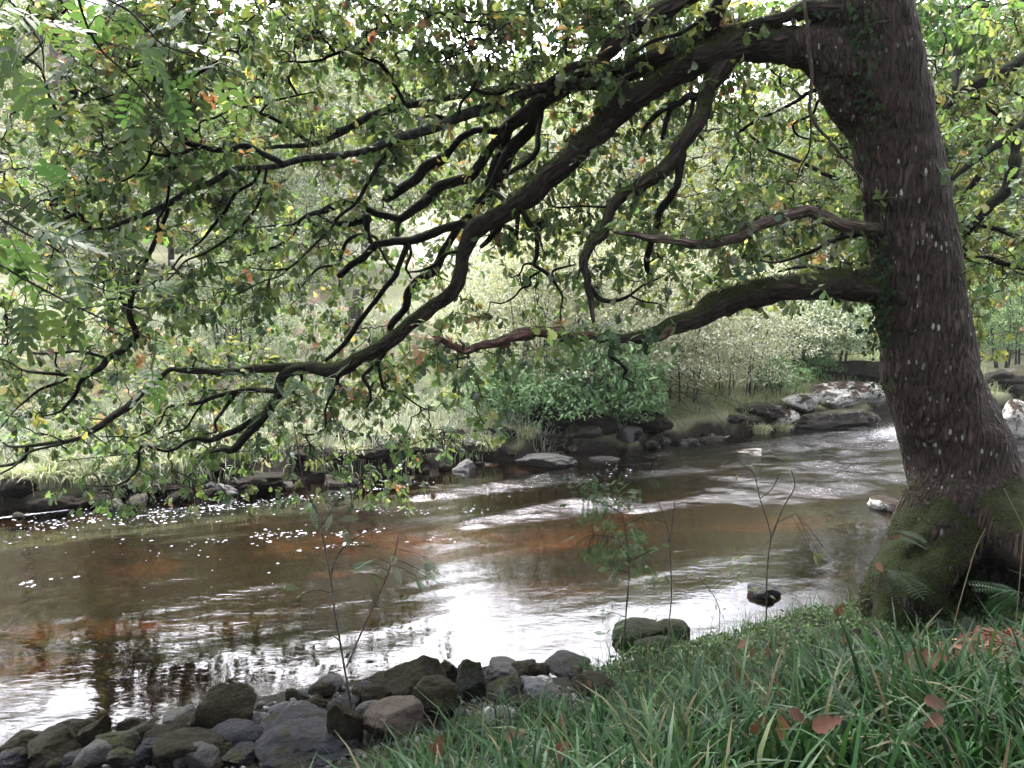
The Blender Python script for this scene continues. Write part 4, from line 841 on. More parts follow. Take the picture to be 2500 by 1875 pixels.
# limbs behind the trunk on its left side and out to the right
limb('BK', None, [('F', [(640, 700, 34), (520, 750, 22), (430, 780, 20), (280, 830, 20), (180, 900, 18), (80, 960, 15), (0, 1000, 13)]), ('Q2', [(1020, 540, 7), (960, 590, 5)])], .6, d0=TD + .3, mat=M_BRANCH, sides=8, label="thin dark limb leaving the back of the trunk below the main one")
B('BK1', 'BK', [('F', [(505, 755, 16), (430, 830, 14), (350, 920, 14), (320, 1010, 12), (250, 1060, 12), (140, 1110, 12), (150, 1190, 10), (230, 1240, 10), (430, 1280, 8), (500, 1320, 5)])], .4, 'BK')
B('BK2', 'BK1', [('F', [(290, 1045, 9), (292, 1250, 8), (270, 1380, 8), (200, 1500, 7), (160, 1640, 5)])], .1, 'BK')
B('BK3', 'BK', [('F', [(210, 870, 10), (120, 790, 9), (50, 770, 7), (0, 820, 5)])], .3, 'BK')

# bark vines climbing the trunk and the long one hanging in front of the limb
def on_trunk(pts, lift=.012):
    out = []
    for (x, y, w) in pts:
        c, r = trunk_at(y); p0 = P(x, y, TD); d = (x - np.interp(y, [a[0] for a in ax], [a[1] for a in ax])) * TD / F0
        dy = math.sqrt(max(r*r*1.06 - d*d, .0004)); out.append(P(x, y, TD - dy - lift))
    return np.array(out)
def vine(segs, name, hang=None, lab=None):
    pts = px_path(*segs); c = catmull(np.array(pts), 5)
    W = on_trunk(c) if hang is None else np.array([P(x, y, hang) for x, y, _ in c])
    V, Fc, A = sweep(W, c[:, 2] * TD / F0, 7, .1, int(pts[0][0])); o = part(V, Fc, M_VINE, name, oak, attr={"bark": A})
    if lab: o["label"] = lab
vine([('F', [(810, -60, 9), (850, 80, 8), (940, 180, 8), (960, 260, 8), (1010, 330, 8), (1080, 385, 8), (1180, 400, 8), (1260, 500, 8), (1340, 600, 6)])], "ivy_stem")
vine([('F', [(870, -40, 7), (1000, 180, 6), (1100, 290, 6), (1150, 380, 5)])], "ivy_stem")
vine([('F', [(1200, 240, 7), (1090, 190, 7), (960, 190, 7), (840, 220, 7), (760, 280, 6), (700, 370, 6), (660, 440, 5), (620, 560, 4)])], "ivy_stem")
vine([('F', [(1150, -60, 13), (1190, 150, 13), (1210, 300, 12), (1240, 420, 11), (1290, 540, 9), (1330, 650, 6)])], "ivy_stem")
vine([('F', [(1170, -60, 12), (1215, 130, 12), (1265, 250, 12), (1300, 400, 11), (1340, 560, 8)])], "ivy_stem")
vine([('F', [(220, -900, 12), (235, -60, 12), (245, 100, 13), (262, 250, 14), (277, 450, 15), (303, 650, 16), (290, 850, 15), (285, 1000, 15), (340, 1130, 14), (450, 1250, 13), (560, 1390, 12), (680, 1520, 10), (790, 1650, 8)])], "hanging_vine", TD - .38, "long bare woody vine hanging in front of the main limb")

# ---- twigs and leaves
NODES_A = np.vstack(NODES)
def grow(nodes, clusters, wig=.16, tip=.0020):
    """connect every leaf cluster to the nearest wood; returns the links"""
    pos = [nodes[:, :3]]; P3 = np.zeros((len(nodes) + len(clusters) * 4 + 8, 3)); n = len(nodes); P3[:n] = nodes[:, :3]
    par = np.full(len(P3), -1); links = []
    d0 = np.array([np.min(np.sum((P3[:n] - c) ** 2, 1)) for c in clusters]); order = np.argsort(d0)
    for i in order:
        c = clusters[i]; dd = np.sum((P3[:n] - c) ** 2, 1); k = int(dd.argmin()); d = math.sqrt(dd[k])
        if d > 1.6: continue
        a = P3[k]; m = 4; t = np.linspace(0, 1, m + 1)[1:, None]
        off = rng.normal(0, wig * d, 3); off[2] += .05 * d
        off2 = rng.normal(0, wig * .45 * d, (m, 3))
        q = a + (c - a) * t + off * np.sin(math.pi * t) + off2 * np.sin(math.pi * t)
        ids = [k] + list(range(n, n + m)); P3[n:n + m] = q
        for j in range(m): par[n + j] = ids[j]
        links.append(ids); n += m
    load = np.zeros(n)
    base = len(nodes)
    for l in links: load[l[-1]] += 1
    for i in range(n - 1, base - 1, -1):
        if par[i] >= 0: load[par[i]] += load[i]
    R = tip * np.maximum(load, 1) ** .42
    return P3[:n], R, links
def twig_mesh(P3, R, links, base, nodeR=None, sides=4):
    a = Acc()
    for l in links:
        r = R[l].copy()
        if l[0] < base: r[0] = r[1] * 1.1
        a.tube(P3[l], r, sides, 0, l[-1] % 50)
    return a
# how much foliage the photo shows, cells of 125 photo pixels
DEN = ["44679999999999887321", "46888888899887665321", "36888888788765545321", "37788888776765555321", "57888877666554555321", "67876655543333444321", "77753455532000000000", "88877777520000000000", "66776432320000000000", "02532112100000000000"]
def front(a, b):
    return .04 + .30 * math.exp(-((a - 500) / 500) ** 2 - ((b - 250) / 260) ** 2) + .15 * math.exp(-((a - 150) / 250) ** 2 - ((b - 850) / 260) ** 2) + .2 * math.exp(-((a - 1250) / 260) ** 2 - ((b - 60) / 110) ** 2)
def canopy_points(n, den, x0=0, y0=0, cell=125, nodes=None, spread=.45):
    D = np.array([[float(ch) for ch in row] for row in den]); p = (D / D.sum()).ravel()
    k = rng.choice(len(p), n * 2, p=p); r, c = k // D.shape[1], k % D.shape[1]
    x = x0 + (c + rng.random(len(k))) * cell; y = y0 + (r + rng.random(len(k))) * cell
    keep = fbm(x / 95, y / 60, 0, 31, 3) > rng.uniform(-1.2, .5, len(x)); x, y = x[keep][:n], y[keep][:n]
    out = []
    for a, b in zip(x, y):
        dd = (nodes[:, 0] - a) ** 2 + (nodes[:, 1] - b) ** 2; ks = np.argpartition(dd, 12)[:12]; k = ks[rng.integers(12)]
        out.append(P(a, b, nodes[k, 2] + abs(rng.normal(0, spread * 1.5)) - (.05 if rng.random() > front(a, b) else rng.uniform(.1, .7))))
    return np.array(out)
def rosettes(tips, dirs, pal, w, size, per=(4, 8), tmpl=OAK, droop=.35, spread=.02, jit=.2):
    O, D, Nn, S, Cc = [], [], [], [], []
    for p, d in zip(tips, dirs):
        k = int(rng.integers(per[0], per[1] + 1)); base = pick(pal, w, 1, .18)[0]; ph = rng.random() * 6.28
        d = d / max(np.linalg.norm(d), 1e-6); e1 = norm(np.cross(d, [0.3, .2, 1.0])); e2 = np.cross(d, e1)
        for j in range(k):
            a = ph + j * 2.4; v = .45 * d + .75 * (math.cos(a) * e1 + math.sin(a) * e2 * .7) + np.array([0, 0, -droop]) + rng.normal(0, .18, 3)
            O.append(p + d * rng.uniform(-.03, .02) + rng.normal(0, spread, 3)); D.append(v); Nn.append(np.array([0, 0, 1.0]) + rng.normal(0, .45, 3)); S.append(size * math.exp(rng.normal(0, jit)))
            Cc.append(base * math.exp(rng.normal(0, .16)) * np.array([math.exp(rng.normal(0, .08)), 1, math.exp(rng.normal(0, .08))]) if rng.random() > .12 else pick(pal, w, 1)[0])
    return scatter(tmpl, np.array(O), np.array(D), np.array(Nn), np.array(S), np.clip(np.array(Cc), .005, .8))
OAKPAL = [(.055, .105, .028), (.085, .15, .035), (.035, .07, .035), (.17, .21, .04), (.30, .27, .05), (.28, .12, .045), (.20, .085, .045), (.12, .15, .10)]
OAKPAL = tone(OAKPAL, 1.0, .70)
OAKW = [7, 7, 3.5, 2.4, .4, .3, .25, 2.5]
cl = canopy_points(6000, DEN, nodes=NODES_A)
# the crown goes on above and beyond the photo's frame, where it shades the bank
extra = []
for (x, y, d, rad, n) in ((300, -420, 5.6, 1.2, 150), (900, -480, 5.8, 1.3, 170), (1500, -520, 6.4, 1.4, 190), (1900, -700, 6.8, 1.5, 170), (1200, -1000, 6.6, 1.6, 170), (420, -60, 6.4, .7, 170), (800, -40, 7.0, .7, 190), (1130, -30, 7.2, .7, 200), (1450, -60, 7.2, .6, 120), (-60, -60, 6.3, .6, 60), (1560, 20, 7.6, .6, 80), (2300, -800, 6.8, 1.5, 150), (1750, -1300, 7, 1.6, 150), (-250, 300, 6.2, .9, 70), (-250, 900, 7.4, .9, 60)):
    c = P(x, y, d); extra.append(c + norm(rng.normal(size=(n, 3))) * rad * rng.random((n, 1)) ** .4 * np.array([1.25, 1.1, .6]))
ex_nodes = []
for (a, b, c_) in (((1900, -400), (1300, -560), (300, -420)), ((1850, -900), (1500, -1050), (900, -1050)), ((1950, -1000), (2150, -1000), (2500, -800)), ((1830, -1300), (1750, -1450), (1650, -1500)), ((1300, -560), (1500, -400), (900, -480))):
    pts = catmull([P(a[0], a[1], TD), P(b[0], b[1], TD - .4), P(c_[0], c_[1], 5.8)], 10); r = np.linspace(.11, .03, len(pts))
    V, Fc, A = sweep(pts, r, 8, .1, 5); part(V, Fc, M_BRANCH, "limb", oak, attr={"bark": A}); ex_nodes.append(pts)
nodes3 = np.vstack([NODES_A[:, 3:6]] + ex_nodes)
allc = np.vstack([cl] + extra)
bare = canopy_points(1500, DEN, nodes=NODES_A, spread=.22); nb_ = len(allc)
P3, R, links = grow(nodes3, np.vstack([allc, bare]))
_tipset = {tuple(np.round(c, 6)) for c in bare}; leafy = [l for l in links if tuple(np.round(P3[l[-1]], 6)) not in _tipset]
tw = twig_mesh(P3, R, links, len(nodes3)); o = tw.build("twigs", M_TWIG); o.data.transform(__import__('mathutils').Matrix.Translation(-oak.location)); o.parent = oak
tips = np.array([P3[l[-1]] for l in leafy]); dirs = np.array([P3[l[-1]] - P3[l[-2]] for l in leafy])
V, Fq, Cl = rosettes(tips, dirs, OAKPAL, OAKW, .081, (5, 7))
part(V, Fq, M_LEAF, "foliage", oak, col=Cl)
# loose leaves part way along the twigs
mids = np.array([P3[l[2]] for l in leafy if rng.random() < .45]); 
V, Fq, Cl = rosettes(mids, rdir(len(mids)), OAKPAL, OAKW, .075, (1, 2)); part(V, Fq, M_LEAF, "inner_foliage", oak, col=Cl)
# sprays of leaves lying on the lower limb
sp = []
for (x, y, n) in ((1500, 800, 15), (1560, 815, 12), (1440, 820, 10), (1290, 880, 10), (1300, 850, 5), (1900, 660, 4)):
    sp.append(P(x, y, 6.05) + rng.normal(0, 1, (n, 3)) * [.16, .12, .07])
sp = np.vstack(sp); V, Fq, Cl = rosettes(sp, rdir(len(sp)) + [-.4, -.3, 0], list(OAKPAL[:3]), [5, 5, 4], .09, (2, 4)); part(V, Fq, M_LEAF, "limb_sprays", oak, col=Cl)
# ivy leaves on the trunk
iv = []
for (x, y, n, sx, sy) in ((2150, 740, 260, 22, 85), (2060, 60, 110, 60, 30), (2080, 120, 130, 35, 60), (2110, 250, 60, 20, 60), (2310, 385, 25, 8, 14), (2240, 30, 60, 30, 30)):
    X_ = rng.normal(x, sx, n); Y_ = rng.normal(y, sy, n)
    for a, b in zip(X_, Y_): iv.append(on_trunk([(a, b, 1)], .02)[0] if a > np.interp(b, [q[0] for q in ax], [q[1] - q[2]*.47 for q in ax]) else P(a, b, TD - .1 + rng.normal(0, .06)))
iv = np.array(iv); V, Fq, Cl = scatter(IVY, iv, rdir(len(iv)) * [.7, .3, .3] + [0, 0, -.6], rng.normal(0, .35, (len(iv), 3)) + [-.15, -1, .4], rng.uniform(.025, .055, len(iv)), pick(tone([(.02, .045, .018), (.035, .07, .025), (.05, .06, .04)], .6), [3, 2, 1], len(iv)))
part(V, Fq, M_LEAF, "ivy_leaves", oak, col=Cl)

# moss standing up as short fuzz on the roots and on top of the heavy limbs
def fuzz(name, P_, Nn, L, w, pal):
    n = len(P_); D = norm(Nn + rng.normal(0, .55, (n, 3)))
    V, F, c = scatter(NARROW, P_, D, rdir(n), np.stack([L * rng.uniform(.6, 1.5, n)] + [L * w * rng.uniform(.6, 1.4, n)] * 2, -1), pick(pal, [3, 3, 1], n)); return V, F, c
MP = tone([(.05, .065, .012), (.028, .038, .009), (.09, .10, .02)], .5)
k0 = tube_n[0]; RV = tube_V[k0:]; Pn, Nn = [], []
st = k0
for m in tube_n[1:7]:
    q = tube_V[st:st + m]; rows = (m - 2) // 36; q = q[:rows * 36].reshape(rows, 36, 3); cen = q.mean(1, keepdims=True); nn = norm(q - cen)
    for _ in range(9):
        t1 = rng.random((rows - 1, 36, 1)); t2 = rng.random((rows - 1, 36, 1)); a = q[:-1] + (q[1:] - q[:-1]) * t1; a = a + (np.roll(q[:-1], -1, 1) - q[:-1]) * t2
        ok = (nn[:-1, :, 1] < .5) & (nn[:-1, :, 2] > -.25) & (fbm(a[..., 0] * 4, a[..., 1] * 4, a[..., 2] * 4, 77, 3) > .12) & (a[..., 2] < 1.35)
        Pn.append(a[ok]); Nn.append(nn[:-1][ok])
    st += m
Pn, Nn = np.vstack(Pn), np.vstack(Nn); V, F, c = fuzz("m", Pn, Nn, .035, .6, MP); part(V, F, M_GRASS, "root_moss", oak, col=c)
Pn, Nn = [], []
for key, x0, x1, dens in (('L1', 1250, 2090, 260), ('L2', 1350, 1900, 200), ('D2', 1550, 2130, 190), ('L1', 350, 1250, 45), ('L00', 1880, 2100, 300), ('L2a', 900, 1200, 40)):
    l = LIMBS[key]; sel = np.where((l.px[:, 0] > x0) & (l.px[:, 0] < x1))[0]
    for i in sel[:-1]:
        seg = l.W[i + 1] - l.W[i]; n = int(dens * np.linalg.norm(seg) / .12 * l.R[i] / .1) + 1; t = rng.random(n)[:, None]; T_ = seg / np.linalg.norm(seg); up_ = norm(np.array([0, -.25, 1.0]) - T_ * np.dot([0, -.25, 1.0], T_)); sd = np.cross(T_, up_)
        a = rng.normal(0, .55, n)[:, None]; nn = np.cos(a) * up_ + np.sin(a) * sd; p = l.W[i] + seg * t + nn * l.R[i] * 1.0
        ok = noise(p[:, 0] * 2.5, p[:, 1] * 2.5, p[:, 2] * 2.5, 78) > -.25 + .5 * (np.abs(a[:, 0]) > .7); Pn.append(p[ok]); Nn.append(nn[ok])
Pn, Nn = np.vstack(Pn), np.vstack(Nn); V, F, c = fuzz("m", Pn, Nn, .026, .55, tone(MP, 1.0)); part(V, F, M_GRASS, "limb_moss", oak, col=c)
from mathutils import Matrix, Vector
# ------------------------------------------------------------------ a second oak, its trunk just outside the right edge
ok2 = thing("oak_tree", (9.6, 10.5, float(terrain(9.6, 10.5)) if terrain(9.6, 10.5) > 0 else 0.0), "yellow green oak behind the big trunk, its dark limbs sloping in from the right", "tree")
O2 = np.array(ok2.location)
NODES.clear(); LIMBS2 = {}
def part2(V, F, mat, name, parent=ok2, **k): return mesh(name, np.asarray(V) - O2, F, mat, parent, **k)
ttop = np.array([9.9, 10.2, 9.5]); tpts = catmull([O2 + [0, 0, -.3], O2 + [.1, -.05, 1.5], O2 + [.15, -.15, 4.5], ttop], 6)
V, Fc, A = sweep(tpts, np.linspace(.5, .2, len(tpts)), 20, .12, 3); part2(V, Fc, M_BRANCH, "trunk", attr={"bark": A})
def limb2(segs, d0, d1, first=None):
    c = catmull(np.array(px_path(*segs)), 5); t = np.linspace(0, 1, len(c)); dep = d0 + (d1 - d0) * t
    Wp = np.array([P(x, y, d) for (x, y, _), d in zip(c, dep)]); Rr = c[:, 2] * dep / F0
    if first is not None:
        pre = catmull([np.array(first), (np.array(first) + Wp[0]) / 2 + [0, 0, .3], Wp[0]], 4)[:-1]; Wp = np.vstack([pre, Wp]); Rr = np.r_[np.full(len(pre), Rr[0]*1.1), Rr]
    V, Fc, A = sweep(Wp, Rr, 10, .1, int(d0 * 10 + len(c))); part2(V, Fc, M_BRANCH, "limb", attr={"bark": A})
    NODES.append(np.c_[c[:, 0], c[:, 1], dep, Wp[-len(c):], Rr[-len(c):]])
limb2([('F', [(2330, 430, 55), (2212, 510, 55), (2100, 600, 53), (1950, 680, 53), (1800, 740, 56), (1680, 800, 56), (1580, 880, 52), (1520, 960, 26), (1450, 1050, 9)])], 9.4, 9.0, ttop)
limb2([('F', [(1540, 900, 18), (1410, 930, 12), (1330, 960, 8)])], 9.1, 9.2)
limb2([('F', [(2330, 980, 50), (2212, 1110, 45), (2080, 1230, 42), (1950, 1320, 28), (1800, 1430, 26), (1650, 1540, 24), (1540, 1630, 18)])], 9.4, 9.1, O2 + [.15, -.15, 5.0])
limb2([('F', [(2150, 1180, 42), (2140, 1300, 40), (2130, 1400, 40)]), ('Q2', [(2165, 700, 26), (2130, 820, 26), (2060, 880, 20), (2000, 940, 17), (1940, 1000, 10)])], 9.3, 9.1)
limb2([('Q2', [(2130, 820, 18), (2060, 900, 14), (2000, 960, 12), (1950, 1030, 8)])], 9.2, 9.5)
limb2([('Q2', [(2300, 1045, 14), (2206, 1030, 12), (2100, 990, 12), (2000, 970, 9), (1950, 1020, 6)])], 9.9, 9.8, O2 + [.1, -.1, 3.6])
limb2([('Q2', [(2300, 1160, 14), (2206, 1155, 12), (2100, 1130, 12), (2050, 1110, 10), (1970, 1110, 5)])], 10.2, 10, O2 + [.1, -.1, 3.2])
limb2([('Q2', [(2010, 760, 16), (1960, 830, 14), (1910, 880, 8)])], 9.6, 9.6)
limb2([('F', [(2300, -20, 14), (2100, 30, 12), (1860, 60, 12), (1620, 60, 12), (1480, 60, 8)])], 10, 9.8, ttop)
limb2([('F', [(1890, 20, 8), (1900, 200, 8), (1840, 380, 8), (1780, 520, 6), (1700, 620, 4)])], 9.8, 9.6)
limb2([('F', [(1620, 60, 16), (1615, 300, 30), (1605, 600, 32), (1580, 820, 30)])], 9.8, 9.1)
limb2([('F', [(2300, 900, 10), (2170, 860, 9), (2050, 770, 9), (1900, 770, 8), (1800, 800, 6)])], 9.5, 9.6)
limb2([('F', [(1700, 880, 8), (1830, 900, 12), (1900, 980, 14), (2050, 1100, 12), (2150, 1140, 12)])], 9.5, 9.4)
limb2([('Q2', [(1560, 960, 12), (1400, 1020, 10), (1280, 1090, 8), (1180, 1110, 7), (1080, 1100, 5)])], 9.6, 10.4)
limb2([('Q2', [(1540, 1130, 10), (1400, 1160, 8), (1250, 1150, 7), (1150, 1170, 5)])], 9.6, 10.2)
limb2([('Q2', [(1530, 760, 12), (1400, 770, 9), (1250, 700, 8), (1100, 640, 7), (1000, 560, 5)])], 9.8, 10.6)
N2 = np.vstack(NODES)
DEN2 = ["2333449998", "3344449999", "4445559999", "5566669998", "3566669988", "0135554888", "0000000345"]   # from x = 1250
cl2 = canopy_points(3600, DEN2, x0=1250, nodes=N2, spread=.75)
P3b, Rb, lb = grow(N2[:, 3:6], cl2)
tw = twig_mesh(P3b, Rb, lb, len(N2), sides=3); o = tw.build("twigs", M_TWIG); o.data.transform(Matrix.Translation(-Vector(ok2.location))); o.parent = ok2
tips = np.array([P3b[l[-1]] for l in lb]); dirs = np.array([P3b[l[-1]] - P3b[l[-2]] for l in lb])
V, Fq, Cl = rosettes(tips, dirs, tone([(.10, .16, .03), (.17, .22, .035), (.06, .10, .025), (.26, .28, .05), (.30, .25, .05), (.28, .13, .05)], .52, .72), [5, 5, 3, 2.2, .4, .35], .082, (5, 7))
part2(V, Fq, M_LEAF, "foliage", col=Cl)
iv = np.vstack([P(x, y, 9.5) + rng.normal(0, 1, (n, 3)) * [.2, .2, .25] for x, y, n in ((2345, 70, 120), (2350, 110, 120), (2300, 125, 70), (2395, 90, 50), (2280, 30, 90), (2250, 20, 50))])
V, Fq, Cl = scatter(IVY, iv, rdir(len(iv)) * [.7, .3, .3] + [0, 0, -.6], rng.normal(0, .4, (len(iv), 3)) + [0, -1, .3], rng.uniform(.05, .09, len(iv)), pick([(.025, .06, .02), (.04, .09, .025)], [1, 1], len(iv)))
part2(V, Fq, M_LEAF, "ivy_leaves", col=Cl)

# ------------------------------------------------------------------ ash branches reaching in from the left, trunk outside the frame
ash = thing("ash_tree", (-4.6, 2.2, float(terrain(-4.6, 2.2))), "ash tree whose near branches of paired leaflets hang into the top left and left edge", "tree"); OA = np.array(ash.location)
V, Fc, A = sweep(catmull([OA + [0, 0, -.2], OA + [.1, 0, 2.5], OA + [.3, .2, 7]], 6), np.linspace(.22, .10, 13), 14, .08, 4); mesh("trunk", V - OA, Fc, M_FARWOOD, ash, attr={"bark": A})
ashn = []
def abr(segs, d0, d1, src):
    c = catmull(np.array(px_path(*segs)), 6); t = np.linspace(0, 1, len(c)); dep = d0 + (d1 - d0) * t
    Wp = np.array([P(x, y, d) for (x, y, _), d in zip(c, dep)]); pre = catmull([OA + np.array(src), (OA + src + Wp[0]) / 2 + [0, 0, .25], Wp[0]], 5)[:-1]
    R_ = np.r_[np.linspace(.03, c[0, 2] * d0 / F0, len(pre)), c[:, 2] * dep / F0]; Wp = np.vstack([pre, Wp])
    V, Fc, A = sweep(Wp, R_, 7, .05, 3); mesh("branch", V - OA, Fc, M_FARWOOD, ash, attr={"bark": A}); ashn.append(Wp[len(pre):])
s = np.array
abr([('Q1', [(330, -60, 5), (340, 0, 5), (380, 120, 5), (440, 220, 4.5), (560, 330, 4), (650, 430, 3.5), (750, 520, 2.5)])], 3.3, 4.0, s([.25, .2, 5.6]))
abr([('Q1', [(400, -60, 5), (470, 0, 5), (560, 50, 5), (640, 130, 4.5), (700, 190, 4), (800, 225, 3.5), (870, 210, 2.5)])], 3.4, 3.9, s([.25, .2, 5.9]))
abr([('Q1', [(-60, -80, 5), (40, 0, 5), (130, 120, 4), (180, 200, 3.5), (190, 320, 2)])], 2.9, 3.1, s([.2, .1, 4.8]))
abr([('Q1', [(-60, 1110, 5), (0, 1140, 5), (100, 1200, 5), (250, 1280, 4.5), (370, 1340, 4), (480, 1390, 3.5), (600, 1440, 2.5), (720, 1480, 1.5)])], 3.2, 3.9, s([.1, 0, 2.0]))
abr([('Q1', [(-60, 910, 5), (0, 940, 5), (100, 1000, 5), (220, 1060, 4.5), (280, 1110, 4), (320, 1180, 3.5), (450, 1250, 3), (560, 1260, 2)])], 3.1, 3.8, s([.1, 0, 2.5]))
abr([('Q1', [(230, -60, 5), (300, 60, 4), (420, 160, 4), (520, 200, 3), (620, 230, 2)])], 3.7, 4.3, s([.25, .2, 5.9]))
abr([('Q1', [(-60, 820, 4), (60, 880, 4), (180, 900, 3), (300, 960, 2)])], 3.3, 3.8, s([.1, 0, 3.2]))
O_, D_ = [], []
for (x, y, sx, sy, n, d) in ((60, 140, 55, 60, 12, 3.0), (90, 60, 40, 30, 7, 3.0), (40, 175, 30, 30, 5, 3.0), (170, 100, 50, 50, 7, 3.4), (260, 110, 60, 45, 11, 3.7), (380, 90, 80, 70, 18, 3.8), (430, 170, 80, 60, 17, 3.9), (330, 215, 80, 50, 12, 3.9), (480, 60, 60, 50, 9, 4.0), (90, 560, 80, 60, 14, 3.3), (40, 620, 50, 60, 9, 3.2),
                         (200, 640, 90, 60, 15, 3.5), (300, 690, 80, 50, 12, 3.7), (60, 740, 60, 60, 10, 3.2), (380, 850, 60, 45, 11, 3.8), (180, 780, 70, 60, 10, 3.5), (420, 800, 50, 30, 5, 3.8), (20, 500, 40, 50, 6, 3.2), (550, 150, 50, 60, 7, 4.2), (130, 700, 60, 30, 7, 3.4)):
    for _ in range(int(n * .38)):
        O_.append(P(rng.normal(x, sx * .8), rng.normal(y, sy * .8), d + rng.normal(0, .22)))
O_ = np.array(O_); AN = np.vstack(ashn)
a_ = Acc()
for p in O_:
    k = int(np.argmin(((AN - p) ** 2).sum(1))); q = AN[k]; 
    if np.linalg.norm(q - p) < .9: a_.tube(catmull([q, (q + p) / 2 + [0, 0, .04], p], 3), np.linspace(.003, .0015, 7), 4)
    D_.append((p - q) / max(np.linalg.norm(p - q), .01) + rng.normal(0, .5, 3) + [0, 0, -.25])
o = a_.build("twigs", M_FARWOOD); o.data.transform(Matrix.Translation(-Vector(ash.location))); o.parent = ash
V, Fq, Cl = scatter(ASH, O_, D_, rng.normal(0, .4, (len(O_), 3)) + [0, -.2, 1], rng.uniform(.16, .24, len(O_)), pick(tone([(.07, .14, .035), (.09, .17, .045), (.05, .11, .035)], .50, .78), [3, 3, 2], len(O_), .12))
mesh("foliage", V - OA, Fq, M_LEAF, ash, col=Cl)

# ------------------------------------------------------------------ background trees and shrubs
def tree_template(seed, h, w, n, ls, pal, pw, nb=14, trunk=.14, low=.25, stems=1, tmpl=RHOMB, fill=.55, droop=0.0, leafasp=1.0, trunk_mat=None, up=.5, blob=.23):
    r = np.random.default_rng(seed); V0 = Acc(); B_ = []
    for k in range(nb):
        th = k * 2.4 + r.uniform(-.3, .3); z = h * (low + (1 - low) * ((k + .5) / nb) ** .9); env = math.sin(math.pi * min(.97, (z / h - low * .55) / (1 - low * .45))) ** .6
        q = w / 2 * env * math.sqrt(r.uniform(.1, 1)) * .85
        B_.append((q * math.cos(th), q * math.sin(th), z * .95, w * blob * r.uniform(.7, 1.3)))
    B_ = np.array(B_)
    for s_ in range(stems):
        a0 = s_ * 2.4; b = np.array([.12 * w * math.cos(a0) * (stems > 1), .12 * w * math.sin(a0) * (stems > 1), -.15]); lean = np.array([math.cos(a0), math.sin(a0), 0]) * w * .25 * (stems > 1)
        top = np.array([0, 0, h * .93]) + lean + r.normal(0, .03 * h, 3) * [1, 1, 0]; mid = b * .5 + (b + top) / 2 * .5 + r.normal(0, .03 * h, 3); mid[2] = h * .45
        V0.tube(catmull([b, mid, top], 6), np.linspace(trunk, trunk * .2, 13), 8, .08, seed + s_)
    for bl in B_:
        st = np.array([0, 0, max(.1, bl[2] * .55)]); V0.tube(catmull([st, (st + bl[:3]) / 2 + r.normal(0, .05 * w, 3), bl[:3] + [0, 0, bl[3] * .3]], 4), np.linspace(trunk * .35, trunk * .06, 9), 5, 0, seed)
        for _ in range(3):
            e = bl[:3] + norm(r.normal(size=3)) * bl[3] * .95; V0.tube(catmull([bl[:3], (bl[:3] + e) / 2 + r.normal(0, .03, 3), e], 2), np.linspace(trunk * .09, trunk * .03, 5), 3)
    wood = (np.vstack(V0.V), [np.vstack(f) for f in V0.F.values()], np.vstack(V0.A))
    k = r.choice(len(B_), n, p=(B_[:, 3] ** 2) / (B_[:, 3] ** 2).sum()); d = norm(r.normal(size=(n, 3))); d[:, 2] = np.abs(d[:, 2]) * .7 + d[:, 2] * .3
    rr = B_[k, 3] * (fill + (1.08 - fill) * r.random(n) ** .5) * (1 + .22 * noise(d[:, 0] * 2.2 + k, d[:, 1] * 2.2, d[:, 2] * 2.2, seed))
    # leaves gather on sprays, leaving gaps between
    O = B_[k, :3] + d * rr[:, None] * [1.1, 1.1, .8]
    g = noise(O[:, 0] * 2.6 / max(.5, w * .12), O[:, 1] * 2.6 / max(.5, w * .12), O[:, 2] * 3.4 / max(.5, w * .12), seed + 5) > -.28; O, d = O[g], d[g]
    m = len(O); D = d * .6 + r.normal(0, .6, (m, 3)) + [0, 0, -.25 - droop]; Nn = d * .8 + r.normal(0, .5, (m, 3)) + [0, 0, up]
    pal = np.array(pal); ci = r.choice(len(pal), m, p=np.array(pw) / sum(pw)); cc = pal[ci] * np.exp(r.normal(0, .2, (m, 1))) 
    S = ls * np.exp(r.normal(0, .25, m)); S3 = np.stack([S, S * leafasp, S], -1)
    return wood, scatter(tmpl, O, D, Nn, S3, cc)
TPL = {}
def plant(key, args, name, label, cat, group, loc, rz, s, sz=1.0, colmul=None):
    if key not in TPL:
        wood, leaf = tree_template(**args)
        w = mesh("trunk" if cat == "tree" else "stems", wood[0], wood[1], M_FARWOOD, attr={"bark": wood[2]}); lf = mesh("crown" if cat == "tree" else "foliage", leaf[0], leaf[1], M_FAR, col=leaf[2])
        TPL[key] = (w, lf); parts = (w, lf)
    else:
        parts = tuple(o.copy() for o in TPL[key])
        for o in parts: C.objects.link(o)
    t = thing(name, loc, label, cat, group, rz, s); t.scale = (s, s, s * sz)
    for o in parts: o.parent = t
    return t
PALE = tone([(.20, .27, .10), (.30, .34, .14), (.14, .20, .08)], .74, 0.53)
MIDG = tone([(.10, .17, .05), (.16, .23, .07), (.07, .12, .04)], .74, 0.57)
YELG = tone([(.20, .26, .05), (.30, .31, .07), (.13, .19, .04)], .74, 0.49)
GREY = tone([(.25, .29, .19), (.34, .37, .26), (.17, .21, .13)], .74, 0.57)
CREAM = tone([(.42, .42, .24), (.50, .48, .30), (.30, .34, .18)], .74, 0.57)
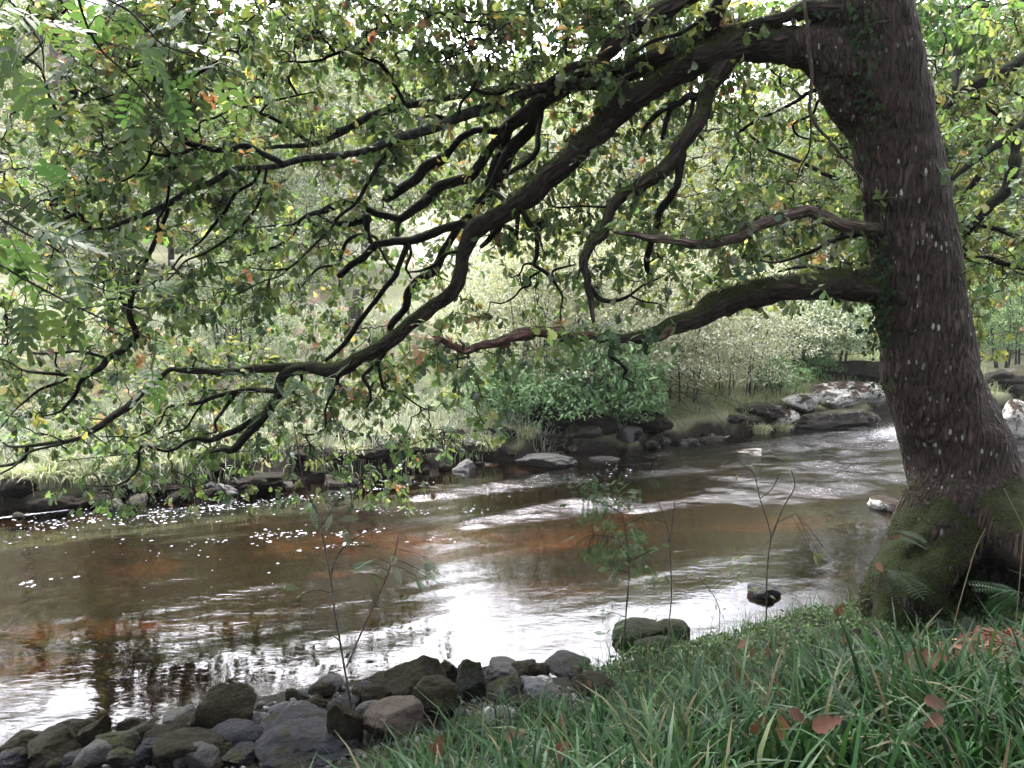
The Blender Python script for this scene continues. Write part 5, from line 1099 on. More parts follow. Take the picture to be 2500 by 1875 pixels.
KINDS_ = {
 'pale': dict(seed=1, h=9, w=7.5, n=17000, ls=.15, pal=PALE, pw=[3, 2, 2], nb=26, trunk=.16, low=.12),
 'mid': dict(seed=2, h=9, w=7, n=17000, ls=.15, pal=MIDG, pw=[3, 2, 2], nb=26, trunk=.18, low=.10),
 'yel': dict(seed=3, h=8, w=7, n=16000, ls=.15, pal=YELG, pw=[3, 2, 2], nb=24, trunk=.16, low=.10),
 'grey': dict(seed=4, h=8, w=7, n=16000, ls=.14, pal=GREY, pw=[3, 2, 2], nb=24, trunk=.14, low=.06, leafasp=.7),
 'cream': dict(seed=5, h=8, w=6, n=15000, ls=.13, pal=CREAM, pw=[3, 2, 2], nb=24, trunk=.14, low=.06, leafasp=.7),
}
def at_px(x, Y, dz=0.0):
    p = P(x, 700, Y); return (float(p[0]), float(p[1]), float(terrain(p[0], p[1])) - .1 + dz)
GT = "trees on the hillside beyond the river"
trees = [ # px, distance, kind, height, label
 (-250, 34, 'cream', 10, "pale cream leaved tree at the far left, half out of the picture"), (20, 30, 'cream', 7.0, "pale cream tree at the left edge below the ash leaves"),
 (160, 43, 'pale', 11, "tall light green tree behind the upper left leaves"), (330, 43, 'grey', 11, "tall silvery tree at the top left behind the dark bare trunk"),
 (-60, 44, 'pale', 14, "tallest light green tree at the left end of the hillside"), (420, 30, 'pale', 7, "light green tree behind the banded limb's tip"), (540, 44, 'mid', 11.0, "tall mid green tree left of the centre of the hillside"),
 (700, 31, 'pale', 8.0, "light green tree behind the middle of the oak canopy"), (800, 46, 'grey', 12, "silvery tree high on the slope, left of the sky gap"), (890, 34, 'pale', 9.0, "rounded pale tree left of the bright meadow"),
 (620, 25, 'mid', 5.0, "low mid green tree above the round grey green bush"), (250, 25, 'mid', 5.5, "low dark green tree behind the left ash branches"), (830, 26, 'grey', 4.5, "low silvery tree between the round bush and the meadow"),
 (960, 50, 'mid', 11, "small mid green tree at the left rim of the meadow, far up"), (1130, 57, 'pale', 6.5, "small pale tree at the upper end of the meadow"), (1270, 52, 'yel', 6.5, "small yellow green tree at the right rim of the meadow"),
 (1510, 44, 'pale', 8.0, "pale tree right of the bright meadow"), (1540, 33, 'grey', 7.5, "silvery tree behind the crooked hanging limb"), (1640, 41, 'mid', 8, "mid green tree on the slope above the dead branch"),
 (1740, 32, 'pale', 6.0, "light green tree between the dead branch and the big trunk"), (1860, 42, 'yel', 9, "tall yellow green tree just left of the big trunk"), (1960, 31, 'mid', 6.5, "leafy mid green tree directly behind the left side of the big trunk"),
 (2100, 36, 'grey', 13, "tall silvery tree hidden behind the big trunk"), (2260, 31, 'pale', 10, "light green tree seen past the right side of the big trunk"), (2420, 27, 'mid', 9.0, "dense green tree behind the second oak at the right edge"),
 (2560, 34, 'yel', 14, "tall yellow tree at the right edge of the slope"), (2720, 28, 'pale', 12, "light green tree beyond the right frame edge"), (1200, 29, 'grey', 3.0, "low grey willow in front of the paling fence"), (1680, 24, 'pale', 5.0, "young light green tree above the willow scrub"),
]
for i, (x, Y, k, hh, lab) in enumerate(trees):
    a = KINDS_[k]; plant(k, a, "broadleaf_tree", lab, "tree", GT, at_px(x, Y), i * 1.3, hh / a['h'])
# scrub on the far bank
WIL = dict(seed=11, h=3, w=3.6, n=24000, ls=.068, pal=tone([(.27, .29, .19), (.36, .37, .26), (.18, .21, .12)], .9, .8), pw=[3, 2, 2], nb=22, trunk=.022, low=.12, stems=9, fill=.2, leafasp=.7, blob=.27)
WIL2 = dict(WIL, seed=12, pal=tone([(.30, .32, .24), (.40, .41, .32), (.20, .23, .15)], .9, .8), n=21000, nb=20)
GS = "airy willow bushes on the far bank"
for i, (x, y, hpx, k, lab) in enumerate([(1330, 985, 400, 'w1', "airy pale willow bush rising behind the bare reddish limb end"), (1490, 990, 370, 'w2', "thin stemmed willow bush in the middle of the scrub"), (1650, 975, 330, 'w1', "silvery willow bush with many thin stems under the thick lower limb"), (1790, 960, 300, 'w2', "rightmost pale willow bush, beside the white outcrop"),
     (1220, 900, 270, 'w2', "sparse grey willow bush left of the scrub, behind the limb's torn tip"), (1400, 860, 330, 'w2', "pale willow standing back behind the hanging twigs"), (1560, 850, 300, 'w1', "hazy grey willow behind the middle of the scrub"), (1730, 850, 260, 'w2', "hazy grey willow behind the scrub's right half")]):
    g = G(x, y); sz = hpx / F0 * g[1]; plant(k, WIL if k == 'w1' else WIL2, "willow_bush", lab, "bush", GS, tuple(g - [0, 0, .05]), i * 1.9, sz / 3.0)
RND = dict(seed=15, h=3, w=3.6, n=22000, ls=.06, pal=tone([(.13, .18, .10), (.22, .27, .18), (.08, .12, .06)], .65, .9), pw=[3, 2, 2], nb=26, trunk=.04, low=.22, stems=7, fill=.5, leafasp=.8)
g = G(575, 905); plant('rnd', RND, "hazel_bush", "round dull green bush with dark stems under its right side, left of centre", "bush", None, tuple(g), .4, 265 / F0 * g[1] / 3)
g = G(2010, 905); plant('rnd2', dict(RND, seed=16, pal=tone([(.20, .27, .16), (.32, .38, .26), (.13, .19, .10)], .65, .9), h=2.2, w=4.6, n=36000, ls=.085, low=.2, nb=30, fill=.35), "layered_bush", "pale layered bush spreading over the dark rock shelf left of the trunk", "bush", None, tuple(g), 1.0, 185 / F0 * g[1] / 2.2)
g = G(2470, 905); plant('rnd3', dict(RND, seed=17, pal=[(.12, .20, .09), (.20, .27, .12), (.09, .14, .06)]), "leafy_bush", "leafy green bush right of the big trunk above the white boulder", "bush", None, tuple(g), 2.0, 230 / F0 * g[1] / 3)
RHO = dict(seed=18, h=1.5, w=2.6, n=5200, ls=.13, pal=tone([(.09, .16, .07), (.16, .26, .12), (.06, .11, .05)], .8, 1.0), pw=[3, 3, 2], nb=16, trunk=.03, low=.15, stems=5, tmpl=NARROW, fill=.8, leafasp=1.1, up=.9)
for i, (x, y, hp, lab) in enumerate([(1230, 1030, 130, "glossy dark leaved rhododendron at the left of the scrub, over the black rocks"), (1340, 1045, 130, "low glossy rhododendron hanging over the black hollow rock"), (1460, 1010, 175, "tallest glossy rhododendron, left of the bare branches"), (1530, 1035, 120, "small glossy rhododendron at the right end of its row"), (1890, 960, 80, "small bright rhododendron on the turf left of the white outcrop"), (1990, 925, 60, "little bright shrub above the white outcrop")]):
    g = G(x, y); plant('rho', RHO, "rhododendron", lab, "bush", "glossy rhododendrons on the far bank", tuple(g), i * 1.7, hp / F0 * g[1] / 1.5)
# the wood on the far side of the valley, one mass
def far_wood():
    n = 900; u = rng.uniform(-120, 190, n); v = rng.uniform(62, 190, n); x, y = xy(u, v); ok = (np.abs(x) < .85 * y) & ~((np.abs(x - y * (-.057)) < 5) & (v < 80)); x, y = x[ok], y[ok]; n = len(x)
    z = terrain(x, y); R_ = rng.uniform(1.8, 3.4, n); k = np.repeat(np.arange(n), 110); d = rdir(len(k)); d[:, 2] = np.abs(d[:, 2])
    O = np.stack([x[k], y[k], z[k] + R_[k] * .9], -1) + d * R_[k][:, None] * rng.uniform(.7, 1.1, (len(k), 1)) * [1, 1, 1.25]; cen = tone([(.20, .27, .12), (.14, .2, .07), (.26, .30, .14), (.30, .30, .16)], .7)[rng.integers(0, 4, n)]
    V, F, c = scatter(RHOMB, O, d + rng.normal(0, .6, d.shape), d + rng.normal(0, .4, d.shape) + [0, 0, .4], rng.uniform(.5, 1.1, len(k)), cen[k] * np.exp(rng.normal(0, .2, (len(k), 1))))
    tag(mesh("far_wood", V, F, M_FAR, col=c), "distant woodland covering the far side of the valley", None, None, "stuff")
far_wood()
# bare trunk on the hill, fence, woody stems
t = thing("bare_tree", at_px(190, 37), "broad purplish bare trunk high on the slope at the top left", "tree"); 
V, Fc, A = sweep(catmull([[0, 0, -.3], [.1, 0, 5], [-.1, .1, 12], [.1, 0, 19]], 5), np.linspace(.75, .35, 16), 16, .12, 6); mesh("trunk", V, Fc, M_FARWOOD, t, attr={"bark": A})
a_ = Acc()
for k in range(9):
    z = 7 + k * 1.2; an = k * 2.3; a_.tube(catmull([[0, 0, z], [.8 * math.cos(an), .8 * math.sin(an), z + .3], [2.2 * math.cos(an), 2.2 * math.sin(an), z + .1]], 3), np.linspace(.1, .03, 7), 5, .1, k)
a_.build("limbs", M_FARWOOD, t)
def wood_mat():
    m, tt, out = new_mat("weathered_paling"); v = N(tt, "ShaderNodeTexCoord").outputs["Object"]; p = N(tt, "ShaderNodeBsdfPrincipled", Roughness=.8)
    tt.links.new(mixc(tt, noise_n(tt, v, 12, 4), (.12, .09, .08), (.22, .19, .17)), p.inputs["Base Color"]); tt.links.new(p.outputs[0], out.inputs[0]); return m
WM = wood_mat()
def boxV(c, s, rz=0):
    b = np.array([[x, y, z] for x in (-1, 1) for y in (-1, 1) for z in (-1, 1)]) * np.array(s) / 2
    R_ = np.array([[math.cos(rz), math.sin(rz), 0], [-math.sin(rz), math.cos(rz), 0], [0, 0, 1]]); return b @ R_ + c, np.array([[0, 1, 3, 2], [4, 6, 7, 5], [0, 4, 5, 1], [2, 3, 7, 6], [0, 2, 6, 4], [1, 5, 7, 3]])
fp = at_px(1195, 33); fz = P(1195, 672, 33)[2] - .1; t = thing("paling_fence", (fp[0], fp[1], fz), "short stretch of weathered upright palings at the foot of the bright meadow", "fence")
a1 = Acc(); zz = terrain(fp[0], fp[1]) - fz
for k in range(15):
    a1.add(*boxV([-1.25 + k * .18, 0, .5 + .03 * math.sin(k * 5)], [.10, .03, 1.05]))
a1.build("palings", WM, t, smooth=False)
for z in (.25, .75): a1 = Acc(); a1.add(*boxV([0, .04, z], [2.8, .04, .09])); a1.build("rail", WM, t, smooth=False)
for x_ in (-1.3, 1.3): a1 = Acc(); a1.add(*boxV([x_, .10, .3], [.12, .12, 1.9])); a1.build("post", WM, t, smooth=False)
# mossy stump behind the branches
g = G(868, 830); t = thing("tree_stump", tuple(g), "pale mossy dead stump behind the crossing branches left of centre", "stump")
V, Fc, A = sweep(catmull([[0, 0, -.1], [0, 0, .5], [.08, 0, 1.2]], 5), [.22, .2, .18, .17, .16, .16, .15, .15, .14, .13, .10], 14, .2, 8); mesh("stump_wood", V, Fc, M_FARWOOD, t, attr={"bark": A})
a_ = Acc(); a_.tube([[.05, 0, .9], [.3, -.05, 1.2], [.42, -.05, 1.5]], [.06, .05, .03], 7, .1, 2); a_.build("stub", M_FARWOOD, t)
# bare branches hanging to the water below the scrub
g = G(1640, 1060); t = thing("fallen_branch", tuple(g), "tangle of bare grey branches trailing from the scrub to the far water's edge", "branch")
a_ = Acc()
for k in range(15):
    b = np.array([rng.uniform(-1.2, .4), rng.uniform(.2, 1.0), rng.uniform(.6, 1.3)]); e = b + [rng.uniform(.4, 1.9), rng.uniform(-.9, .0), rng.uniform(-1.1, -.1)]
    a_.tube(catmull([b, (b + e) / 2 + rng.normal(0, .12, 3) + [0, 0, .12], e], 4), np.linspace(.009, .003, 9), 4, .1, k)
a_.build("branches", M_FARWOOD, t)

# ------------------------------------------------------------------ grasses
def blades(O, Lh, wd, dirv, pal, w, seg=5, curl=1.0, up=1.0, mat=None, jit=.2):
    n = len(O); t = np.linspace(0, 1, seg + 1)
    a = dirv / np.maximum(np.linalg.norm(dirv, axis=1, keepdims=True), 1e-6); L = Lh[:, None]
    cu = (curl * np.exp(rng.normal(0, .35, n)))[:, None]; el = (math.pi / 2 * up - cu * t[None] * 1.5)
    dx, dz = np.cos(el), np.sin(el); st = L / seg
    px = np.cumsum(np.c_[np.zeros(n), dx[:, :-1] * st], 1); pz = np.cumsum(np.c_[np.zeros(n), dz[:, :-1] * st], 1)
    C_ = O[:, None, :] + np.stack([a[:, 0:1] * px, a[:, 1:2] * px, pz], -1)
    side = np.stack([-a[:, 1], a[:, 0], np.zeros(n)], -1)[:, None]; prof = np.array([.7, 1, .95, .8, .5, .04] if seg == 5 else np.interp(t, [0, .3, .7, 1], [.7, 1, .7, .05]))[None, :, None]
    side = side * prof * wd[:, None, None] / 2; side = side + np.array([0, 0, 1.0]) * rng.normal(0, .35, (n, 1, 1)) * np.linalg.norm(side, axis=-1, keepdims=True)
    V = np.stack([C_ + side, C_ - side], 2).reshape(n, -1, 3); i = np.arange(seg) * 2
    F = np.stack([i, i + 1, i + 3, i + 2], -1); Fq = (F[None] + (np.arange(n) * (2 * (seg + 1)))[:, None, None]).reshape(-1, 4)
    return V.reshape(-1, 3), Fq, np.repeat(pick(pal, w, n, jit)[:, None], 2 * (seg + 1), 1).reshape(-1, 3)
def field(name, label, pts, Lr, wr, pal, w, per=1, spread=.0, curl=1.0, up=1.0, seg=5, bias=(0, 0), mat=M_GRASS):
    pts = np.asarray(pts); n = len(pts) * per; x = np.repeat(pts[:, 0], per) + rng.normal(0, 1, n) * spread; y = np.repeat(pts[:, 1], per) + rng.normal(0, 1, n) * spread
    z = terrain(x, y) - .01; d = np.stack([x - np.repeat(pts[:, 0], per), y - np.repeat(pts[:, 1], per)], -1) / max(spread, .01) + rng.normal(0, .6, (n, 2)) + np.array(bias)
    V, F, c = blades(np.stack([x, y, z], -1), rng.uniform(*Lr, n) * np.exp(rng.normal(0, .15, n)), rng.uniform(*wr, n), d, pal, w, seg, curl, up)
    return tag(mesh(name, V, F, mat, col=c), label, None, None, "stuff")
GP = tone([(.045, .105, .04), (.065, .14, .055), (.03, .07, .03), (.11, .16, .06), (.22, .20, .12)], .5, 1.12)
def near_grass():
    x = rng.uniform(-2.2, 8.5, 90000); y = rng.uniform(1.2, 8.2, 90000); u, v = uv(x, y)
    edge = 3.85 - .35 * np.clip((1.2 - u) / 1.2, 0, 1) - 1.2 * np.clip((u - 2.8) / 1.6, 0, 1) + .25 * noise(u * 1.6, v * 1.6, 0, 81)
    ok = (v < edge) & (v > .3) & (u > .2)
    dx = x / np.maximum(y, .1); 
    lit = np.hypot((x - 2.5) / .72, (y - 3.85) / .95) < 1     # leaf litter patch
    base = np.hypot(x - 3.9, y - 6.6) < .85
    ok &= ~(lit & (rng.random(len(x)) > .12)) & ~base & (dx < 1.6)
    k = fbm(x * 1.1, y * 1.1, 0, 82, 3) > rng.uniform(-1.0, .35, len(x))
    P_ = np.stack([x, y], -1)[ok & k][:3200]
    pv = uv(P_[:, 0], P_[:, 1])[1]; fr = pv + .5 * sstep(uv(P_[:, 0], P_[:, 1])[0], 3, 5) < 2.75
    field("grass", "lush broad bladed grass covering the near bank", P_[fr], (.24, .5), (.010, .020), tone(GP, .62, 1.05), [5, 4, 4, .8, 1.0], per=7, spread=.05, curl=.95, bias=(-.15, -.1))
    field("grass_fringe", "shorter grass thinning out towards the water and the oak", P_[~fr], (.12, .27), (.006, .013), tone(GP, .62, 1.05), [5, 4, 4, .9, 1.0], per=7, spread=.05, curl=1.0, bias=(-.15, -.1))
    P2 = P_[rng.random(len(P_)) < .35]
    field("grass_undergrowth", "short fine grass between the broad blades", P2, (.08, .2), (.003, .007), GP, [3, 2, 4, 2, 4], per=16, spread=.07, curl=.8, seg=3)
near_grass()
def far_grass():
    u = rng.uniform(-9, 22, 90000); v = 12.1 + rng.random(90000) ** 1.3 * 9.2; x, y = xy(u, v); z = terrain(x, y)
    ok = ((z > .30) | ((z > .06) & (noise(x * 1.6, y * 1.6, 0, 93) > .12))) & (fbm(x * .7, y * .7, 0, 91, 3) > rng.uniform(-1.2, .6, len(x))) & (u + .0 * v < 7.5)
    p = np.stack([x, y], -1)[ok][:5200]
    field("far_grass", "long pale grass lying over the far bank", p, (.25, .5), (.010, .018), tone([(.20, .25, .13), (.28, .32, .19), (.38, .38, .29), (.14, .18, .10)], .66, .58), [2, 3, 4, 1], per=9, spread=.14, curl=1.15, seg=4, bias=(.3, -.5))
    ok = (z > .30) & (fbm(x * .7, y * .7, 0, 91, 3) > rng.uniform(-1.2, .6, len(x))) & (u + .0 * v >= 7.5)
    p = np.stack([x, y], -1)[ok][:2600]
    field("far_turf_grass", "short tussocky grass on the rise behind the white outcrop", p, (.15, .35), (.010, .018), tone([(.20, .26, .11), (.28, .33, .15), (.33, .33, .2), (.14, .19, .08)], .55, .85), [3, 3, 2, 2], per=8, spread=.14, curl=1.0, seg=4, bias=(.1, -.4))
far_grass()
TS = "straw coloured tussocks drooping over the far bank's edge"
def tuft(x, y, r, n, L, label, group=TS, pal=((.25, .25, .15), (.31, .30, .21), (.16, .19, .09)), name="grass_tussock", wd=.014):
    g = G(x, y); an = rng.uniform(0, 6.28, n); rr = rng.random(n) * r; xx, yy = np.cos(an) * rr, np.sin(an) * rr
    O = np.stack([xx, yy, np.zeros(n)], -1); d = np.stack([xx, yy], -1) / r + rng.normal(0, .35, (n, 2)) + [0, -.25]
    V, F, c = blades(O, rng.uniform(.6, 1.1, n) * L, np.full(n, wd), d, list(pal), [3, 2, 2], 5, 1.35)
    o = mesh(name, V, F, M_GRASS, col=c); o.location = tuple(g); tag(o, label, "grass tussock", group)
for x, y, r, L, lab in [(30, 1185, .2, .42, "pale tussock hanging over the black rock at the left frame edge"), (110, 1190, .2, .5, "long haired tussock over the undercut rocks, second from the left"), (205, 1185, .22, .42, "tussock above the dark ledge, behind the lowest oak leaves on the left"), (285, 1160, .28, .5, "large fountain shaped tussock in the middle of the left bank"),
        (350, 1155, .22, .4, "tussock just right of the fountain shaped one"), (425, 1150, .22, .38, "pale tussock left of the smooth dark mound"), (620, 1105, .25, .4, "flattened tussock above the smooth dark mound"), (780, 1150, .14, .32, "small straw tussock on the long peat bank"), (1020, 1110, .2, .36, "round straw tussock at the right end of the long peat bank"), (950, 1075, .2, .34, "tussock on top of the dark peat block"),
        (700, 1070, .25, .36, "low green gold tussock behind the long peat bank"), (1190, 1100, .2, .36, "straw tussock near the thin red shallows"), (1285, 1070, .15, .3, "small tussock in front of the black rock face"), (1855, 1058, .2, .3, "sedge tuft on the gravel in front of the brown ledge"), (1910, 1052, .16, .26, "little sedge tuft right beside the brown ledge"), (500, 1130, .2, .4, "shaggy tussock over the dark ledge, between the pale one and the mound's"), (560, 1120, .2, .36, "tussock leaning over the left shoulder of the smooth dark mound"), (860, 1120, .2, .34, "straw tussock halfway along the long peat bank"), (1100, 1095, .18, .3, "thin tussock between the long peat bank and the jutting jagged rock"), (160, 1150, .25, .42, "green gold tussock set back behind the second undercut rock"), (1820, 830, .35, .5, "tall rust tinged tussock on the slope behind the thick lower limb")]:
    tuft(x, y, r, 230, L, lab)
# bracken and rough herbs
def fronds(name, label, boxes, size, pal, w, kind="stuff"):
    O = np.vstack([np.array([G(rng.uniform(x0, x1), rng.uniform(y0, y1), False) for _ in range(n)]) for (x0, x1, y0, y1, n) in boxes]); n = len(O)
    D = rdir(n) * [1, 1, .25] + [0, -.2, .75]
    return tag(mesh(name, *(lambda r: (r[0], r[1]))(R_ := scatter(FERN, O + [0, 0, .05], D, rng.normal(0, .3, (n, 3)) + [0, -.5, 1], rng.uniform(.5, 1, n) * size, pick(pal, w, n))), M_DRY if 'brown' in label else M_FAR, col=R_[2]), label, None, None, kind)
fronds("bracken", "faded pink brown bracken on the far slope", [(880, 1090, 800, 920, 260), (250, 420, 840, 960, 90), (700, 900, 740, 900, 150), (560, 760, 900, 1000, 110), (60, 250, 850, 1000, 130), (440, 560, 950, 1000, 60)], .55, tone([(.30, .22, .17), (.38, .32, .25), (.24, .20, .13), (.28, .32, .2)], .6), [3, 3, 2, 2])
fronds("green_bracken", "grey green bracken and herbs on the far slope", [(0, 400, 900, 1060, 300), (420, 800, 920, 1010, 240), (820, 1150, 900, 1010, 200), (380, 1100, 820, 900, 120)], .6, tone([(.20, .27, .14), (.28, .33, .2), (.32, .32, .22)], .6, .9), [3, 3, 2])
# leaf litter on the bank, right
def litter():
    n = 4200; a = rng.uniform(0, 6.28, n); r = np.sqrt(rng.random(n)); x = 2.62 + .55 * r * np.cos(a); y = 4.2 + .5 * r * np.sin(a)
    z = terrain(x, y) + .02 + .07 * rng.random(n) + .24 * (1 - r * r)
    V, F, c = scatter(NARROW, np.stack([x, y, z], -1), rdir(n) * [1, 1, .2], rng.normal(0, .5, (n, 3)) + [0, 0, 1], rng.uniform(.03, .10, n), pick(tone([(.24, .10, .055), (.36, .18, .11), (.15, .06, .04), (.42, .27, .18)], .34), [4, 3, 3, 1], n))
    tag(mesh("leaf_litter", V, F, M_DRY, col=c), "russet heap of dead bracken and leaf litter beside the oak's root", None, None, "stuff")
litter()
# low leafy cover and moss on the near bank by the trunk
def cover():
    n = 24000; x = rng.uniform(.5, 4.3, n); y = rng.uniform(4.3, 8.6, n); u, v = uv(x, y); ok = (v < 4.86 + .2 * np.exp(-((u - 3.8) / .5) ** 2) + .12 * sstep(u, 4, 5) + .15 * noise(u * 2, v * 2, 0, 86)) & (v > 3.2) & (u > 2.9)
    x, y = x[ok], y[ok]; z = terrain(x, y) + np.abs(fbm(x * 3, y * 3, 0, 87, 3)) * .09; n = len(x)
    V, F, c = scatter(OVAL, np.stack([x, y, z], -1), rdir(n) * [1, 1, .5], rng.normal(0, .5, (n, 3)) + [0, -.3, 1], rng.uniform(.02, .055, n), pick(tone([(.035, .075, .02), (.06, .11, .025), (.09, .14, .03), (.025, .045, .02)], .55), [3, 3, 1, 2], n))
    tag(mesh("ground_cover", V, F, M_GRASS, col=c), "mossy low leaves covering the bank beside the trunk's foot", None, None, "stuff")
    P_ = np.stack([x, y], -1)[::22]
    field("bank_grass", "thin grass among the low leaves by the trunk", P_, (.10, .24), (.003, .006), GP, [3, 4, 3, 3, 1.5], per=7, spread=.05, curl=.95, seg=4)
cover()
# mossy tussocks at the water's edge
for i, (x, y, s_, lab) in enumerate([(1560, 1560, .20, "dark mossy mound with the leafy sapling's foot at the water's edge"), (1600, 1590, .16, "small dark mossy mound just right of the leafy sapling"), (1640, 1545, .14, "mossy hump at the foot of the thin bare sapling")]):
    g = G(x, y); stone("moss_mound", (g[0], g[1], g[2] + s_ * .15), (s_ * 2.4, s_ * 2, s_ * 1.3), rock_mat("moss_cushion_%d" % i, (.006, .006, .004), (.012, .013, .007), .95, ((.003, .004, .002), (.014, .018, .006))), lab, "moss", "mossy mounds by the saplings", 400 + i, cuts=3)

# ------------------------------------------------------------------ saplings
def sapling(label, base, segs, subs, leaves, tmpl=ROWAN, lsz=(.09, .15), pal=((.07, .14, .04), (.10, .17, .05)), lmat=M_GRASS, wmul=.44):
    pal = tone(pal, .6, .85)
    g = G(*base); d = g[1]; t = thing("rowan_sapling", tuple(g), label, "sapling", "thin saplings on the near bank"); o0 = g
    c = catmull(np.array(px_path(*segs)), 5); Wp = np.array([P(x, y, d + .05 * math.sin(y / 90)) for x, y, _ in c]); Wp[0] = g - [0, 0, .05]
    V, F, A = sweep(Wp, np.maximum(c[:, 2] * d / F0 * wmul, .0015), 7, .08, int(base[0])); mesh("stem", V - o0, F, M_SAP, t, attr={"bark": A})
    nodes = [Wp]
    if subs:
        a_ = Acc()
        for sg in subs:
            c = catmull(np.array(px_path(sg)), 4); k = np.argmin(np.hypot(Wp[:, 0] - P(c[0][0], c[0][1], d)[0], Wp[:, 2] - P(c[0][0], c[0][1], d)[2])); dd = d + np.linspace(0, rng.uniform(-.15, .15), len(c))
            q = np.array([P(x, y, e) for (x, y, _), e in zip(c, dd)]); a_.tube(q, np.maximum(c[:, 2] * d / F0, .0012), 5); nodes.append(q)
        o = a_.build("branches", M_SAP); o.data.transform(Matrix.Translation(-Vector(t.location))); o.parent = t
    NN = np.vstack(nodes); O, D = [], []
    for (crop, x, y, sx, sy, n) in leaves:
        for _ in range(int(n * (2.6 if 'feathery green' in label else 1.2))):
            (a, b, _w), = to_src(crop, [(rng.normal(x, sx), rng.normal(y, sy), 1)]); p = P(a, b, d + rng.normal(0, .08)); k = int(np.argmin(((NN - p) ** 2).sum(1)))
            O.append(p); D.append((p - NN[k]) / max(np.linalg.norm(p - NN[k]), .01) * .8 + rng.normal(0, .4, 3) + [0, 0, -.15])
    if O:
        O = np.array(O); a_ = Acc()
        for p in O:
            k = int(np.argmin(((NN - p) ** 2).sum(1))); a_.tube(catmull([NN[k], (NN[k] + p) / 2 + [0, 0, .01], p], 2), np.full(5, .0012), 3)
        o = a_.build("leaf_stalks", M_FARWOOD); o.data.transform(Matrix.Translation(-Vector(t.location))); o.parent = t
        V, F, cc = scatter(tmpl, O, np.array(D), rng.normal(0, .5, (len(O), 3)) + [0, -.3, 1], rng.uniform(*lsz, len(O)), pick(list(pal), [1] * len(pal), len(O), .15)); mesh("leaves", V - o0, F, lmat, t, col=cc)
sapling("tall thin bare stemmed sapling leaning left, tallest of them, among the boulders", (868, 1790), [('Q3', [(1478, 1500, 12), (1450, 1350, 11), (1415, 1150, 10), (1390, 1000, 9), (1370, 850, 8), (1345, 720, 8), (1320, 620, 7), (1270, 500, 6), (1215, 380, 5), (1150, 230, 4), (1100, 130, 4), (1060, 20, 3), (1020, -100, 2)])],
 [('Q3', [(1440, 1240, 4), (1500, 1100, 3.5), (1600, 880, 3), (1640, 770, 2.5), (1655, 690, 2)]), ('Q3', [(1372, 870, 4), (1400, 780, 3.5), (1440, 730, 3), (1500, 690, 2)]), ('Q3', [(1320, 600, 4), (1265, 480, 3.5), (1245, 380, 3), (1220, 230, 2)]), ('Q3', [(1375, 930, 3), (1310, 920, 2), (1230, 945, 1.5)]), ('Q3', [(1410, 1130, 3), (1380, 1105, 2)]), ('Q3', [(1330, 660, 3), (1370, 600, 2.5), (1410, 530, 2), (1440, 500, 1.5)]), ('Q3', [(1200, 350, 3), (1290, 300, 2), (1370, 270, 1.5)])],
 [('Q3', 1560, 805, 25, 14, 3), ('Q3', 1740, 780, 25, 8, 2), ('Q3', 1750, 850, 35, 18, 4), ('Q3', 1540, 870, 15, 12, 2), ('Q3', 1640, 820, 20, 20, 2), ('Q3', 1240, 70, 90, 20, 9), ('Q3', 1180, 130, 90, 25, 9), ('Q3', 1130, 200, 60, 25, 7), ('Q3', 1260, 260, 70, 30, 7), ('Q3', 1400, 520, 40, 20, 5), ('Q3', 1330, 560, 50, 12, 3), ('Q3', 1400, 640, 20, 30, 3), ('Q3', 1250, 935, 25, 8, 2), ('Q3', 1060, 90, 60, 20, 5)], lsz=(.09, .13), pal=((.07, .12, .06), (.11, .17, .09), (.09, .14, .06)))
sapling("leafy feathery green sapling in front of the middle of the river", (1522, 1590), [('Q4', [(462, 1175, 8), (475, 1000, 8), (487, 850, 7), (478, 720, 6), (460, 620, 5), (430, 550, 4), (370, 500, 3)])],
 [('Q4', [(480, 740, 4), (420, 700, 3), (340, 690, 2)]), ('Q4', [(470, 650, 4), (530, 620, 3), (560, 600, 2)]), ('Q4', [(485, 800, 4), (550, 770, 3), (590, 750, 2)]), ('Q4', [(455, 600, 4), (380, 560, 3), (300, 540, 2)])],
 [('Q4', 330, 500, 45, 22, 26), ('Q4', 350, 590, 35, 25, 22), ('Q4', 440, 540, 45, 25, 18), ('Q4', 390, 690, 50, 30, 24), ('Q4', 360, 760, 50, 20, 22), ('Q4', 480, 740, 40, 40, 22), ('Q4', 540, 790, 40, 40, 22), ('Q4', 420, 820, 35, 30, 16), ('Q4', 510, 680, 30, 30, 12), ('Q4', 400, 1000, 40, 20, 4), ('Q4', 440, 1100, 40, 30, 6)], lsz=(.05, .085), pal=((.07, .15, .05), (.10, .19, .06), (.05, .11, .04)))
sapling("thin bare sapling right of the leafy feathery one", (1635, 1545), [('Q4', [(648, 1095, 6), (662, 950, 6), (658, 800, 5), (650, 700, 5), (640, 640, 4), (615, 570, 3), (580, 500, 2), (550, 460, 1.5)])],
 [('Q4', [(655, 720, 3), (670, 600, 2), (680, 520, 1.5)]), ('Q4', [(640, 640, 3), (590, 620, 2), (560, 580, 1)])], [('Q4', 560, 870, 50, 30, 4), ('Q4', 650, 850, 20, 30, 3), ('Q4', 600, 1040, 30, 20, 3), ('Q4', 600, 470, 40, 20, 2)], lsz=(.05, .09), pal=((.14, .19, .04), (.10, .16, .05)))
